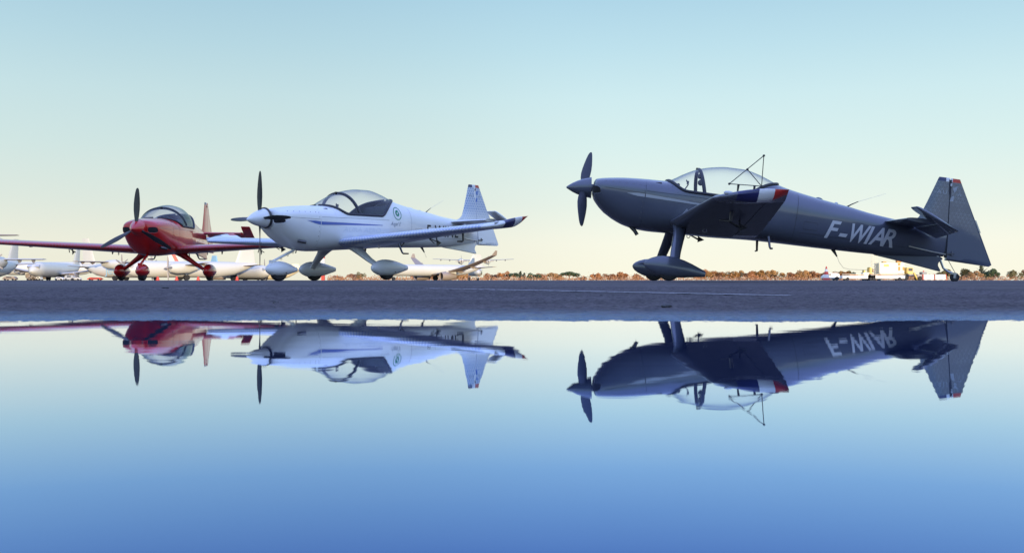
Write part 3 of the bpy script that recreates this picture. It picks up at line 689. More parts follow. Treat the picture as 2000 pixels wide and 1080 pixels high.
    rud = link('rudder', loft('rudder', [bot] + rr + [capr]), [PF, M['blueflag'], M['whiteflag'], M['redflag']], t)
    MB().prism([(F_H(z) - .02, z) for z in (-.31, .94)] + [(F_H(z) + .02, z) for z in (.94, -.31)], -.018, .018).build('hinge_spar', M['dark'] if paint == 'grey' else P, rud, smooth=False)
    fb = (5.9, 6.035, 6.140, 6.3)
    for ob in (fin, rud):
        bm = bmesh.new(); bm.from_mesh(ob.data)
        bmesh.ops.bisect_plane(bm, geom=bm.verts[:] + bm.edges[:] + bm.faces[:], plane_co=(0, 0, .905), plane_no=(0, 0, 1), dist=1e-5)
        for xx in fb[1:3]: bmesh.ops.bisect_plane(bm, geom=bm.verts[:] + bm.edges[:] + bm.faces[:], plane_co=(xx, 0, 0), plane_no=(1, 0, 0), dist=1e-5)
        for fc in bm.faces:
            c = fc.calc_center_median()
            if c.z > .905: fc.material_index = 1 if c.x < fb[1] else (2 if c.x < fb[2] else 3)
        bm.to_mesh(ob.data); bm.free()
    tb = [(F_TE(z) - .004, z) for z in (.16, .35)]
    MB().prism([(tb[0][0], tb[0][1]), (tb[0][0] + .022, tb[0][1]), (tb[1][0] + .022, tb[1][1]), (tb[1][0], tb[1][1])], -.004, .004).build('trim_tab', M['metal'] if paint == 'grey' else P, rud, smooth=False)
    MB().box((6.125, 0, .86), (.03, .05, .05)).build('beacon', M['print_white'] if tailwheel else M['black'], fin, bevel=.006)
    MB().prism([(5.02, -.39), (5.07, -.425), (5.6, -.48), (6.14, -.545), (6.155, -.535), (6.095, -.45), (6.10, -.40), (6.165, -.33), (6.1, -.30), (5.5, -.32)], -.022, .022).build('ventral_fin', P, t, bevel=.010)
    MB().tube([(6.19, -.04, -.25), (6.30, -.075, -.235)], .012, 6).tube([(6.27, -.055, -.20), (6.27, -.075, -.27)], .010, 6).build('rudder_horn', M['steel'], rud)
    MB().tube([(5.55, -surf_y(5.55, -.22) - .012, -.22), (5.95, -surf_y(5.95, -.25) - .02, -.25), (6.18, -.045, -.26)], .009, 6).build('rudder_cable', M['metal'], t)
    # --- antennas
    MB().tube([(4.53, 0, ZT(4.53) - .01), (4.60, 0, ZT(4.55) + .045), (4.705, 0, ZT(4.6) + .115)], [.014, .009, .006], 6).build('whip_antenna', M['dark'], t)
    MB().tube([(4.705, 0, ZT(4.6) + .114), (5.12, 0, ZT(4.6) + .30)], [.002, .0012], 5).build('antenna_wire', M['metal'], t)
    MB().lathe([(0, .06), (.02, .055), (.032, .03), (.036, .0)], (4.08, 0, ZT(4.08) - .008), (.2, 0, 1), 16).build('dome_antenna', P, t)
    MB().lathe([(0, .03), (.02, .028), (.03, .01), (.032, .0)], (4.36, 0, ZT(4.36) - .006), (.2, 0, 1), 14).build('marker_lamp', M['print_white'], t)
    MB().prism([(4.36, -.42), (4.44, -.42), (4.50, -.53), (4.485, -.54)], -.006, .006).build('blade_antenna', M['dark'], t, smooth=False)
    MB().tube([(4.49, 0, -.53), (4.54, 0, -.62), (4.62, 0, -.70), (4.72, 0, -.71), (5.0, 0, -.68)] if tailwheel else [(4.49, 0, -.53), (4.55, 0, -.64)], .0025, 5).build('static_wick', M['metal'], t)
    # --- undercarriage
    if tailwheel:
        for s in (-1, 1):
            rings = []
            for (x, y, z, ch, th) in ((1.86, .50, -.42, .23, .085), (1.86, .66, -.52, .20, .075), (1.83, .86, -.70, .175, .062), (1.80, 1.05, -.88, .16, .055), (1.79, 1.16, -1.0, .155, .05)):
                rings.append([(x + ch / 2 * math.cos(q), s * (y + th * .55 * math.sin(q)), z + th * .5 * math.sin(q)) for q in np.linspace(0, 2 * math.pi, 18, endpoint=False)])
            lg = link('landing_gear_leg', loft('landing_gear_leg', rings), P, t)
            pn = link('wheel_pant', loft('wheel_pant', pant(1.335, 2.27, -1.115, -1.16, -.950, -1.268, .110, s * 1.2)), P, t)
            tyre(MB(), (1.72, s * 1.2, -1.155), .168, .12).build('tyre', M['rubber'], pn)
        tw = MB().tube([(6.06, 0, -.30), (6.13, 0, -.37), (6.19, 0, -.48), (6.27, 0, -.525), (6.34, 0, -.54)], [.022, .020, .018, .018, .02], 8)
        tw.box((6.36, 0, -.545), (.09, .05, .03)).box((6.375, -.032, -.575), (.03, .008, .08)).box((6.375, .032, -.575), (.03, .008, .08)); tw.build('tail_spring', M['metal'], t)
        MB().tube([(6.22, -.05, -.33), (6.30, -.05, -.44), (6.37, -.045, -.53)], .005, 5).build('steering_link', M['steel'], t)
        twh = MB(); twh.lathe([(-.022, .03), (-.022, .062), (-.012, .074), (.012, .074), (.022, .062), (.022, .03)], (6.387, 0, -.60), (0, 1, 0), 24); twh = twh.build('tail_wheel', M['rubber'], t)
        MB().lathe([(-.026, 0), (-.026, .035), (.026, .035), (.026, 0)], (6.387, 0, -.60), (0, 1, 0), 16).build('wheel_hub', M['steel'], twh)
    else:
        for s in (-1, 1):
            rings = []
            for (x, y, z, ch, th) in ((2.17, .36, -.42, .40, .16), (2.17, .45, -.50, .30, .11), (2.18, .55, -.585, .215, .08), (2.21, .72, -.71, .17, .06), (2.26, .88, -.82, .15, .05), (2.30, .96, -.90, .16, .045)):
                rings.append([(x + ch / 2 * math.cos(q), s * (y + th * .5 * math.sin(q)), z + th * .55 * math.sin(q)) for q in np.linspace(0, 2 * math.pi, 18, endpoint=False)])
            link('landing_gear_leg', loft('landing_gear_leg', rings), P, t)
            pn = link('wheel_pant', loft('wheel_pant', pant(2.0, 2.93, -.875, -.872, -.715, -1.025, .125, s * 1.0)), P, t)
            tyre(MB(), (2.385, s * 1.0, -.924), .170, .125).build('tyre', M['rubber'], pn)
            MB().lathe([(0, .012), (.004, .010)], (2.50, s * 1.125 - .0 * s, -.95), (0, s, 0), 10).build('axle_cover', M['black'], pn)
        lg = MB().tube([(1.08, 0, -.50), (1.0, 0, -.555), (.62, 0, -.715), (.545, 0, -.745), (.53, 0, -.80)], [.032, .026, .022, .026, .03], 10); lg.box((.545, 0, -.75), (.07, .09, .06)); lg.build('landing_gear_leg', P, t)
        for q in (.75, .9, 1.02):
            cz = -.555 - (1.0 - q) * .42
            MB().tube([(q + .016 * math.cos(a), 0, cz - .035 + .016 * math.sin(a)) for a in np.linspace(0, 2 * math.pi, 11)], .004, 5).build('cable_clip', M['steel'], t)
        pn = link('wheel_pant', loft('wheel_pant', pant(.405, 1.10, -.885, -.895, -.735, -1.01, .125, 0)), P, t)
        tyre(MB(), (.69, 0, -.924), .170, .125).build('tyre', M['rubber'], pn)
        MB().lathe([(0, .012), (.004, .010)], (.76, -.125, -.95), (0, -1, 0), 10).build('axle_cover', M['black'], pn)
    return t, fus, fin, rud, cowl

def on_side(x0, z0, lift=.004, s=-1):
    def f_(u, v_): x, z = x0 + u, z0 + v_; return Vector((x, s * (surf_y(x, z) + lift), z))
    return f_
def on_fin(x0, z0, lift=.003, s=-1):
    def f_(u, v_): x, z = x0 + u, z0 + v_; return Vector((x, s * (fin_half(x, z) + lift), z))
    return f_
def side_stripe(fus, x0, x1, z0, z1, w0, w1, m, name='side_stripe', point=0.6):
    n = 24; v = []; f = []
    for i in range(n + 1):
        t_ = i / n; x = x0 + (x1 - x0) * t_; z = z0 + (z1 - z0) * t_; h = (w0 + (w1 - w0) * t_) / 2 * (min(1, t_ / point + .04) if point else 1)
        for q in (-h, 0, h): v.append((x, -(surf_y(x, z + q) + .004), z + q))
    for i in range(n): f += [(3 * i, 3 * i + 1, 3 * i + 4, 3 * i + 3), (3 * i + 1, 3 * i + 2, 3 * i + 5, 3 * i + 4)]
    return link(name, pyd(name, v, f), m, fus)

# ---- grey tailwheel aircraft, right
t, fus, fin, rud, cowl = make_aircraft((.888, 16.895, 1.545, -2.497, 8.122), 'glossy dark grey tailwheel aerobatic aeroplane with F-WIAR on its flank', 'grey', True, (43, 223), .86, 1.4)
for ch_, x_, w_, dz_ in (('F', 4.160, .245, 0), ('-', 4.385, .145, -.015), ('W', 4.580, .315, 0), ('I', 4.812, .140, 0), ('A', 4.885, .245, 0), ('R', 5.085, .225, 0)):
    text_on('registration_letter', ch_, .40, M['print_white'], on_side(x_, -.277 + dz_), .36, fus, .04, w_, 1.0, .008)
side_stripe(cowl, .975, 1.255, -.022, -.028, .050, .050, M['stripe_silver']); side_stripe(fus, 1.27, 2.35, -.028, -.06, .050, .022, M['stripe_silver'], point=0)
text_on('side_lettering', 'AURA AERO', .16, M['print_soft'], on_side(1.86, -.26), .2, fus, .04)
def aura_mark(fin, rud, big, small):
    text_on('fin_lettering', 'AU', .088, M[small], on_fin(5.915, .700), 0, fin, .03, .155, 1.25)
    text_on('fin_lettering', 'A', .088, M[small], on_fin(6.245, .690), 0, rud, .03, .06)
    up = flat_mesh([[(0, .075), (.075, .115), (.060, .045), (.035, .0)]]); decal('fin_emblem', up, M[big], on_fin(6.155, .735), rud, .02)
    lo = flat_mesh([[(-.005, 0), (.055, .01), (.060, .10), (.02, .085)]]); decal('fin_emblem', lo, M[big], on_fin(6.135, .590), rud, .02)
aura_mark(fin, rud, 'print_soft', 'print_soft')
# competition sighting frame on the left wing tip
def sight_frame(wing):
    y = -3.86; A, B, Cc, K = (2.035, y, -.050), (2.41, y, .357), (2.436, y, -.025), (2.232, y, .160)
    mb = MB()
    for a, b in ((A, B), (B, Cc), (A, Cc), (K, Cc)): mb.tube([a, b], .0055, 6)
    for c in (A, B, Cc, K): mb.lathe([(-.014, .004), (-.010, .015), (.010, .015), (.014, .004)], c, (0, 1, 0), 10)
    for x in (2.15, 2.35): mb.tube([(x, y, -.052 + (x - 2.03) * .074), (x, y, -.19)], [.016, .007], 6)
    return mb.build('sighting_frame', M['black'], wing)
for wgo in [c for c in t.children if c.name.startswith('wing')]:
    if min(v.co.y for v in wgo.data.vertices) < -1 and not wgo.name.startswith('wing_'): sight_frame(wgo)

# ---- white nosewheel aircraft, middle
t, fus, fin, rud, cowl = make_aircraft((-4.597, 17.874, 1.072, 51.859, -.485), 'white nosewheel aeroplane with green tick badge behind its canopy', 'white', False, (0, 90, 180, 270), .83, .72, -.5)
text_on('registration', 'F-WINE', .33, M['print_black'], on_side(4.20, -.215), 0, fus, .04, 1.15, 1.1, .004)
side_stripe(cowl, .965, 1.255, -.022, -.060, .030, .062, M['stripe_blue']); side_stripe(fus, 1.27, 2.75, -.062, -.055, .060, .010, M['stripe_blue'], point=0)
decal('badge_ring', flat_mesh(ring_poly(.112, .128)), M['print_green'], on_side(3.23, .195, .004), fus, .05)
decal('badge_disc', flat_mesh([[(.062 * math.cos(a), .062 * math.sin(a)) for a in np.linspace(0, 2 * math.pi, 32, endpoint=False)]]), M['print_green'], on_side(3.23, .200, .004), fus, .04)
decal('badge_tick', flat_mesh([[(-.035, .0), (-.022, .014), (-.008, -.004), (-.010, -.030)], [(-.010, -.030), (-.008, -.004), (.028, .036), (.040, .024)]]), M['whiteflag'], on_side(3.23, .200, .008), fus, .04)
text_on('side_lettering', 'Angel E', .105, M['print_soft'], on_side(2.99, -.045), .45, fus, .04, .33)
text_on('side_lettering', 'AURA AERO', .12, M['ghost'], on_side(1.75, -.20), .2, fus, .04, .95)
aura_mark(fin, rud, 'print_blue', 'print_soft')

# ---- red nosewheel aircraft, left
make_aircraft((-7.86, 21.371, 1.085, 92.562, -.067), 'glossy red nosewheel aeroplane with three black blades, facing the camera', 'red', False, (0, 120, 240), .84, 1.0)
OFF[0] = Vector((0, 0, 0))

# ------------------------------------------------------------------ distant aircraft
FPX = 2018.0; HPX = 547.4
def at(u, d): return (u - 1000) / FPX * d
def hz(v, d): return CAM_H + (HPX - v) / FPX * d
far_white = mat('airliner_white', (.59, .58, .52), .4, 0, .2, .04, .3); far_grey = mat('airliner_grey', (.42, .43, .45), .45, 0, 0, .08, .3)
far_blue = mat('airliner_pale_blue', (.30, .52, .66), .4, 0, .2); far_red = mat('airliner_red', (.62, .07, .05), .4, 0, .2); far_cream = mat('airliner_cream', (.78, .66, .42), .45, 0, .1, .05, .3)
far_dark = mat('airliner_dark', (.30, .27, .25), .5); far_brown = mat('airliner_bare_alloy', (.34, .27, .21), .5, .2)  # on wings, brown puts the warm-lit shaded underside into the colour; also nacelles, carts
def tube_body(Lg, r, nose=.10, tail=.32, up=.75, n=20):
    rings = []
    for t_, s, dz in ((0, .03, -.25), (.008, .25, -.22), (.03, .52, -.14), (nose * .6, .80, -.05), (nose, .97, 0), (nose * 1.5, 1, 0), (1 - tail, 1, 0), (1 - tail * .6, .82, .14), (1 - tail * .3, .50, .42), (1 - tail * .08, .20, .66), (1, .08, up)):
        rings.append([(t_ * Lg, r * s * math.sin(2 * math.pi * k / n), r * dz + r * s * math.cos(2 * math.pi * k / n)) for k in range(n)])
    return rings
def far_plane(name, label, cat, d, u, nose_off, heading, Lg, r, zc, span, wing_x, wing_z, dihed, sweep, c_root, c_tip, fin_h, body=far_white, wing_m=far_grey, fin_m=far_white, ttail=False, props=0, prop_y=.33, engine_r=.9, fin_sweep=.6, fin_c=.13, stripe=None, winglet=0.):
    """aircraft standing at distance d, its wing crossing column u; heading = direction of the tail, degrees from +X"""
    o = empty(name, (at(u, d), d, GZ), (0, 0, R(heading))); tag(o, label, cat, 'airliners parked across the airfield')
    off = Vector((-wing_x - c_root * .4, 0, 0))
    b = link('fuselage', loft('fuselage', [[(x, y, z + zc) for x, y, z in rg] for rg in tube_body(Lg, r)]), body, o, off)
    MB().prism([(Lg * .028, zc + r * .35), (Lg * .055, zc + r * .62), (Lg * .065, zc + r * .3), (Lg * .05, zc + r * .1)], -r * .72, r * .72).build('cockpit_window', far_grey, b)
    for s in (-1, 1):
        rings = []
        for q in np.linspace(0, 1, 7):
            y = q * span / 2; z = wing_z + dihed * q ** 1.5 * span / 2; ch = c_root + (c_tip - c_root) * q
            rings.append(foil((wing_x + sweep * y, s * y, z), ch, .12, (0, 0, 1), 0, 1, 8))
        if winglet: rings.append(foil((wing_x + sweep * span / 2 + .6, s * (span / 2 + .25), wing_z + dihed * span / 2 + winglet), c_tip * .45, .1, (0, 0, 1), 0, 1, 8))
        wg = link('wing', loft('wing', rings), wing_m, o, off)
        for q in (.35, .58, .8):
            y = q * span / 2; z = wing_z + dihed * q ** 1.5 * span / 2; ch = c_root + (c_tip - c_root) * q; x0 = wing_x + sweep * y + ch * .55
            MB().tube([(x0, s * y, z - .1), (x0 + ch * .3, s * y, z - .28), (x0 + ch * .62, s * y, z - .05)], [.1, .22, .05], 8).build('flap_fairing', wing_m, wg)
        y = prop_y * span / 2; zz = wing_z + dihed * prop_y ** 1.5 * span / 2
        if props:
            na = MB().lathe([(0, engine_r * .35), (.25, engine_r * .75), (1.2, engine_r), (3.2, engine_r * .9), (4.6, engine_r * .3)], (wing_x - 2.2, s * y, zz - .45), (1, 0, 0), 16).build('engine_nacelle', body, o, off)
            MB().lathe([(-.6, .0), (-.3, .18), (0, .28)], (wing_x - 2.2, s * y, zz - .45), (1, 0, 0), 12).build('spinner', far_dark, na)
            for k in range(props):
                a = 2 * math.pi * k / props + .05
                MB().tube([(wing_x - 2.35, s * y + .2 * math.sin(a), zz - .45 + .2 * math.cos(a)), (wing_x - 2.3, s * y + 1.0 * math.sin(a), zz - .45 + 1.0 * math.cos(a)), (wing_x - 2.3, s * y + 1.9 * math.sin(a), zz - .45 + 1.9 * math.cos(a))], [.10, .17, .08], 6, flat=.3).build('propeller_blade', far_dark, na)
        else:
            na = MB().lathe([(.12, engine_r * .72), (0, engine_r * .86), (.0, engine_r * .95), (.5, engine_r * 1.05), (2.0, engine_r), (3.4, engine_r * .62)], (wing_x - 1.6 + sweep * y, s * y, zz - engine_r * 1.15), (1, 0, 0), 20, False).build('engine_nacelle', far_brown, o, off)
            MB().lathe([(.9, .0), (.9, engine_r * .9)], (wing_x - 1.6 + sweep * y, s * y, zz - engine_r * 1.15), (1, 0, 0), 20, False).build('fan', far_dark, na)
            MB().box((wing_x + sweep * y + .8, s * y, zz - engine_r * .35), (2.4, .18, engine_r * .9)).build('pylon', body, na, smooth=False)
        gx_ = wing_x + c_root * .6; gy_ = min(r * 1.1, 2.6)
        lg = MB().tube([(gx_, s * gy_, max(wing_z, zc - r * .5)), (gx_, s * gy_, .5)], .12, 8).build('landing_gear_leg', far_grey, o, off)
        for e in (-.22, .22): MB().lathe([(-.14, .2), (-.14, .45), (.14, .45), (.14, .2)], (gx_, s * gy_ + e, .45), (0, 1, 0), 16).build('wheel', M['rubber'], lg)
    lg = MB().tube([(Lg * .12, 0, zc - r * .6), (Lg * .12, 0, .35)], .10, 8).build('landing_gear_leg', far_grey, o, off)
    MB().lathe([(-.2, .15), (-.2, .34), (.2, .34), (.2, .15)], (Lg * .12, 0, .34), (0, 1, 0), 14).build('wheel', M['rubber'], lg)
    ft = zc + r * .7; c0 = Lg * fin_c * 1.25; c1 = Lg * fin_c * .62; x0 = Lg * .985 - c0
    rings = [foil((x0 + fin_sweep * q * fin_h, 0, ft + q * fin_h), c0 + (c1 - c0) * q, .10, (0, 1, 0), 0, 1, 8) for q in (0, .5, 1)]
    fn = link('fin', loft('fin', rings), fin_m, o, off)
    if stripe is not None:
        MB().prism([(x0 + fin_sweep * .15 * fin_h + c0 * .35, ft + .15 * fin_h), (x0 + fin_sweep * .15 * fin_h + c0 * .55, ft + .15 * fin_h), (x0 + fin_sweep * .98 * fin_h + c1 * .85, ft + .98 * fin_h), (x0 + fin_sweep * .98 * fin_h + c1 * .45, ft + .98 * fin_h)], -.25, .25).build('fin_stripe', stripe, fn, smooth=False)
    hz_ = ft + fin_h if ttail else zc + r * .45; hx = x0 + (fin_sweep * fin_h if ttail else c0 * .25)
    for s in (-1, 1):
        link('tailplane', loft('tailplane', [foil((hx + .35 * q * span * .17, s * q * span * .17, hz_ + .05 * q * span * .17), c0 * .55 * (1 - .45 * q), .10, (0, 0, 1), 0, 1, 8) for q in (0, .5, 1)]), wing_m, o, off)
    return o, b
# swept jets and high wing turboprops, left to right
far_plane('airliner', 'white swept wing jet seen nose-on beyond the red wing, far left', 'airliner', 210, 108, 0, 96, 30, 1.50, 2.1, 21, 12, 1.20, .16, .42, 4.6, 1.3, 5.0, props=0, prop_y=.36, engine_r=.75, fin_c=.12)
o, b = far_plane('airliner', 'white high wing turboprop with pale blue letters on its side, behind red left wheel', 'airliner', 200, 240, 0, 160, 20, 1.40, 1.9, 25, 9, 3.45, .0, .03, 2.6, 1.4, 5.3, props=6, wing_m=far_brown, fin_sweep=.35, fin_c=.13)
text_on('side_lettering', 'Jeso', 2.2, far_blue, lambda u_, v_: Vector((13.0 - u_ * 1.0, 1.41, 1.2 + v_ * .9)), 0, b, 5)
far_plane('airliner', 'turboprop with pale blue nose and dark propeller, behind the red nose wheel', 'airliner', 165, 352, 0, 38, 22, 1.30, 1.75, 22, 8.0, 2.30, .03, .03, 2.4, 1.2, 3.8, props=4, body=far_white, wing_m=far_brown, fin_sweep=.35)
far_plane('airliner', 'small white jet with red striped fin behind the red right wheel', 'airliner', 230, 418, 0, 205, 22, 1.35, 1.9, 16, 11, 1.5, .10, .35, 3.4, 1.1, 4.3, prop_y=.3, engine_r=.7, stripe=far_red, fin_sweep=.65, fin_c=.14)
far_plane('airliner', 'turboprop with straight grey blue wing between red wheel and white nose wheel', 'airliner', 180, 470, 0, 140, 18, 1.1, 1.45, 17, 7.5, 2.25, .0, .02, 2.0, 1.2, 2.2, props=4, wing_m=far_grey, fin_m=far_blue, fin_sweep=.3)
far_plane('airliner', 'cream coloured fuselage parked right behind the white nose wheel', 'airliner', 185, 515, 0, 12, 13, 1.15, 1.25, 13, 5.5, 2.2, .02, .03, 1.8, 1.0, .9, props=4, body=far_cream, wing_m=far_cream, fin_m=far_cream)
far_plane('airliner', 'pale jet with upswept wings and big engines under the white tail', 'airliner', 210, 850, 0, 37, 25, 1.15, 2.0, 30, 11, 1.1, .25, .34, 4.4, 1.2, 2.6, props=0, prop_y=.32, engine_r=.85, wing_m=far_brown, winglet=.9)
far_plane('airliner', 'distant aircraft whose grey blue wing tip shows right of the upswept wing', 'airliner', 330, 925, 0, 100, 22, 1.3, 2.6, 26, 10, 6.4, .03, .05, 2.4, 1.3, 3.0, props=4, fin_sweep=.3)
far_plane('airliner', 'high wing turboprop cut by the left picture edge, grey blue wing showing', 'airliner', 140, -40, 0, 92, 22, 1.3, 1.7, 17.4, 9, 2.85, .0, .02, 2.4, 1.5, 3.4, props=6, wing_m=far_grey)
far_plane('airliner', 'tall aircraft outside the left edge, only a dark wing tip in view', 'airliner', 60, -200, 0, 92, 20, 1.2, 1.9, 14.0, 8, 2.62, .0, .03, 2.2, .6, 3.0, props=6, wing_m=far_brown)
far_plane('airliner', 'white jet fuselage side-on far behind the nose-on jet', 'airliner', 300, 70, 0, 186, 34, 1.9, 3.4, 22, 14, 2.0, .12, .4, 5, 1.4, 6.4, props=0, prop_y=.36, engine_r=.9, fin_sweep=.6)

# ------------------------------------------------------------------ airfield vehicles, barriers, cone
yel = mat('vehicle_yellow', (.68, .46, .08), .45, 0, .2, .08, 2); yel2 = mat('vehicle_cream', (.80, .74, .54), .45, 0, .1, .06, 2); orange = mat('vehicle_orange', (.62, .24, .03), .5)
vwhite = mat('vehicle_white', (.78, .77, .74), .4, 0, .2, .05, 2); vglass = mat('vehicle_glass', (.03, .04, .05), .08); barred = mat('barrier_red', (.60, .06, .035), .5, 0, .1); barw = mat('barrier_white', (.78, .76, .72), .5)
D = 150.0; K = D / FPX
def wheels(mb_parent, pts, r, off=Vector((0, 0, 0))):
    for x, y in pts: MB().lathe([(-.16, r * .4), (-.16, r), (.16, r), (.16, r * .4)], (x, y, r), (0, 1, 0), 16).build('wheel', M['rubber'], mb_parent, off)
# servicing truck with lattice mast
tx = empty('service_truck', (at(1738, D), D, GZ)); tag(tx, 'cream and yellow airfield service truck with lattice mast under the grey tail', 'truck')
Z0 = Vector((0, 0, 0))
MB().box((0, 0, .75), (6.2, 2.2, .28)).build('chassis', far_dark, tx, Z0, False)
bd = MB().box((-.1, 0, 1.75), (3.6, 2.2, 1.55)).build('equipment_body', yel2, tx, Z0, bevel=.05)
for x, z, wd, h in ((.95, 1.7, .28, .55), (1.55, 1.7, .22, .5), (.95, 2.32, .34, .34), (-.9, 2.15, .7, .32)): MB().box((x, -1.115, z), (wd, .04, h)).build('hatch', orange if x > 0 else yel, bd, smooth=False)
MB().box((1.1, -.4, 2.75), (.6, .7, .42)).build('air_unit', orange, bd, bevel=.04); MB().box((-1.0, -.4, 2.62), (.5, .7, .2)).build('vent_box', orange, bd, bevel=.03)
cb = MB().box((2.55, 0, 1.35), (.95, 2.1, 1.0)).build('cab', yel, tx, Z0, bevel=.08)
MB().box((2.6, -1.06, 1.55), (.6, .03, .4)).build('window', vglass, cb, smooth=False)
wheels(tx, [(-1.9, -.95), (1.9, -.95), (-1.9, .95), (1.9, .95)], .45, Z0)
lt = MB()
for ax_, ay in ((-2.55, -.35), (-1.95, -.35), (-1.95, .35), (-2.55, .35)): lt.tube([(ax_, ay, .9), (ax_, ay, 4.0)], .035, 5)
for i in range(8):
    z = 1.0 + i * .38
    lt.tube([(-2.55, -.35, z), (-1.95, -.35, z + .38)], .022, 5).tube([(-2.55, -.35, z), (-1.95, -.35, z)], .022, 5).tube([(-2.55, .35, z), (-1.95, .35, z + .38)], .022, 5)
lt.build('lattice_mast', yel2, tx, Z0, False)
MB().box((-2.95, 0, 1.35), (.35, 1.2, 1.1)).build('hose_reel', yel, tx, Z0, bevel=.08)
# tow tractor with boom
tt = empty('tow_tractor', (at(1789, D), D - 2, GZ)); tag(tt, 'dark tow tractor with a yellow boom beside the white barriers', 'tractor')
MB().box((0, 0, .62), (1.7, 1.3, .42)).build('body', far_dark, tt, Z0, bevel=.06)
MB().box((.25, 0, 1.02), (.7, 1.1, .35)).build('engine_cover', steel_g := mat('tractor_grey', (.22, .23, .25), .5), tt, Z0, bevel=.05)
MB().tube([(-1.25, -.4, 1.1), (-.7, -.4, .12)], .16, 6).build('boom', yel, tt, Z0)
MB().lathe([(0, .10), (.14, .10), (.2, .03)], (.3, 0, 1.2), (0, 0, 1), 10).build('beacon', barred, tt, Z0)
wheels(tt, [(-.45, -.6), (.55, -.6), (-.45, .6), (.55, .6)], .30, Z0)
# low baggage trailers and a cart
for u, Lx, lab in ((1675, 4.6, 'long low white trailer parked left of the service truck'), (1728, 5.2, 'low white trailer in front of the service truck')):
    tr = empty('trailer', (at(u, D - 6), D - 6, GZ)); tag(tr, lab, 'trailer', 'white trailers on the far apron')
    MB().box((0, 0, .46), (Lx, 1.4, .42)).build('deck', vwhite, tr, Z0, bevel=.03)
    MB().tube([(-Lx / 2, -.6, .68), (-Lx / 2, -.6, .86), (Lx / 2, -.6, .86), (Lx / 2, -.6, .68)], .03, 6).build('side_rail', yel2, tr, Z0)
    MB().box((-.2, 0, .71), (Lx * .45, .8, .08)).build('cargo_board', orange, tr, Z0, False)
    wheels(tr, [(-Lx * .35, -.6), (Lx * .35, -.6), (-Lx * .35, .6), (Lx * .35, .6)], .22, Z0)
va = empty('van', (at(1622, D), D, GZ)); tag(va, 'white van with arched cab standing behind the striped cone', 'van')
MB().prism([(-1.2, .25), (1.1, .25), (1.1, .95), (.75, 1.05), (-.55, 1.05), (-.95, .7), (-1.2, .55)], -.75, .75).build('body', vwhite, va, Z0, bevel=.05)
MB().prism([(-.75, .72), (-.48, .96), (-.1, .96), (-.1, .72)], -.765, .765).build('window', vglass, va, Z0, False)
wheels(va, [(-.75, -.7), (.7, -.7), (-.75, .7), (.7, .7)], .28, Z0)
cu_ = empty('ground_power_unit', (at(1694, D), D, GZ)); tag(cu_, 'small yellow ground power unit between trailer and truck mast', 'power unit')
MB().box((0, 0, .75), (1.5, 1.1, .8)).build('body', yel2, cu_, Z0, bevel=.06); MB().box((.35, -.56, .8), (.5, .03, .5)).build('grille', orange, cu_, Z0, False)
MB().box((-.5, 0, 1.3), (.22, .8, .35)).build('control_box', yel, cu_, Z0, bevel=.03); wheels(cu_, [(-.45, -.5), (.45, -.5), (-.45, .5), (.45, .5)], .22, Z0)
for u, lab in ((1813.5, 'white plastic barrier next to the dark tow tractor'), (1836, 'white plastic barrier nearest the grey tail wheel')):
    ba = empty('barrier', (at(u, D - 10), D - 10, GZ)); tag(ba, lab, 'barrier', 'white barriers with red ends')
    MB().prism([(-.70, .08), (.70, .08), (.70, .80), (-.70, .80)], -.18, .18).build('panel', barw, ba, Z0, bevel=.03)
    for s in (-1, 1): MB().box((s * .77, 0, .46), (.12, .30, .78)).build('end_post', barred, ba, Z0, bevel=.02)
    for s in (-1, 1): MB().box((s * .4, 0, .05), (.3, .45, .06)).build('foot', far_dark, ba, Z0, False)
# striped cone
dc = 58.0
cn = empty('traffic_cone', (at(1614, dc), dc, GZ)); tag(cn, 'tall red and white striped traffic cone on the apron behind the grey aeroplane', 'cone')
H_ = .80; hs_ = [0.03, .15, .34, .50, .65, H_]
for i, (a, b) in enumerate(zip(hs_[:-1], hs_[1:])):
    rad = lambda z: .215 - .19 * (z / H_)
    MB().lathe([(a, rad(a)), (b, rad(b))], (0, 0, 0), (0, 0, 1), 24, i == 4).build('cone_band', barred if i % 2 == 0 else barw, cn, Z0)
MB().box((0, 0, .018), (.52, .52, .03)).build('base', far_dark, cn, Z0, bevel=.006)
# small barriers and lamps by the far aircraft
for u, lab in ((345, 'red chock cone below the pale blue nosed turboprop'), (387, 'red chock cone right of the pale blue nosed turboprop'), (308, 'red chock cone behind the red nose wheel, near its right side'), (463, 'red chock cone behind the red right wheel')):
    k = empty('chock_cone', (at(u, 100), 100, GZ)); tag(k, lab, 'cone', 'small red cones under the far aircraft')
    MB().lathe([(0, .20), (.06, .20), (.06, .15), (.34, .10), (.40, .03)], (0, 0, 0), (0, 0, 1), 14).build('cone_body', barred, k, Z0)
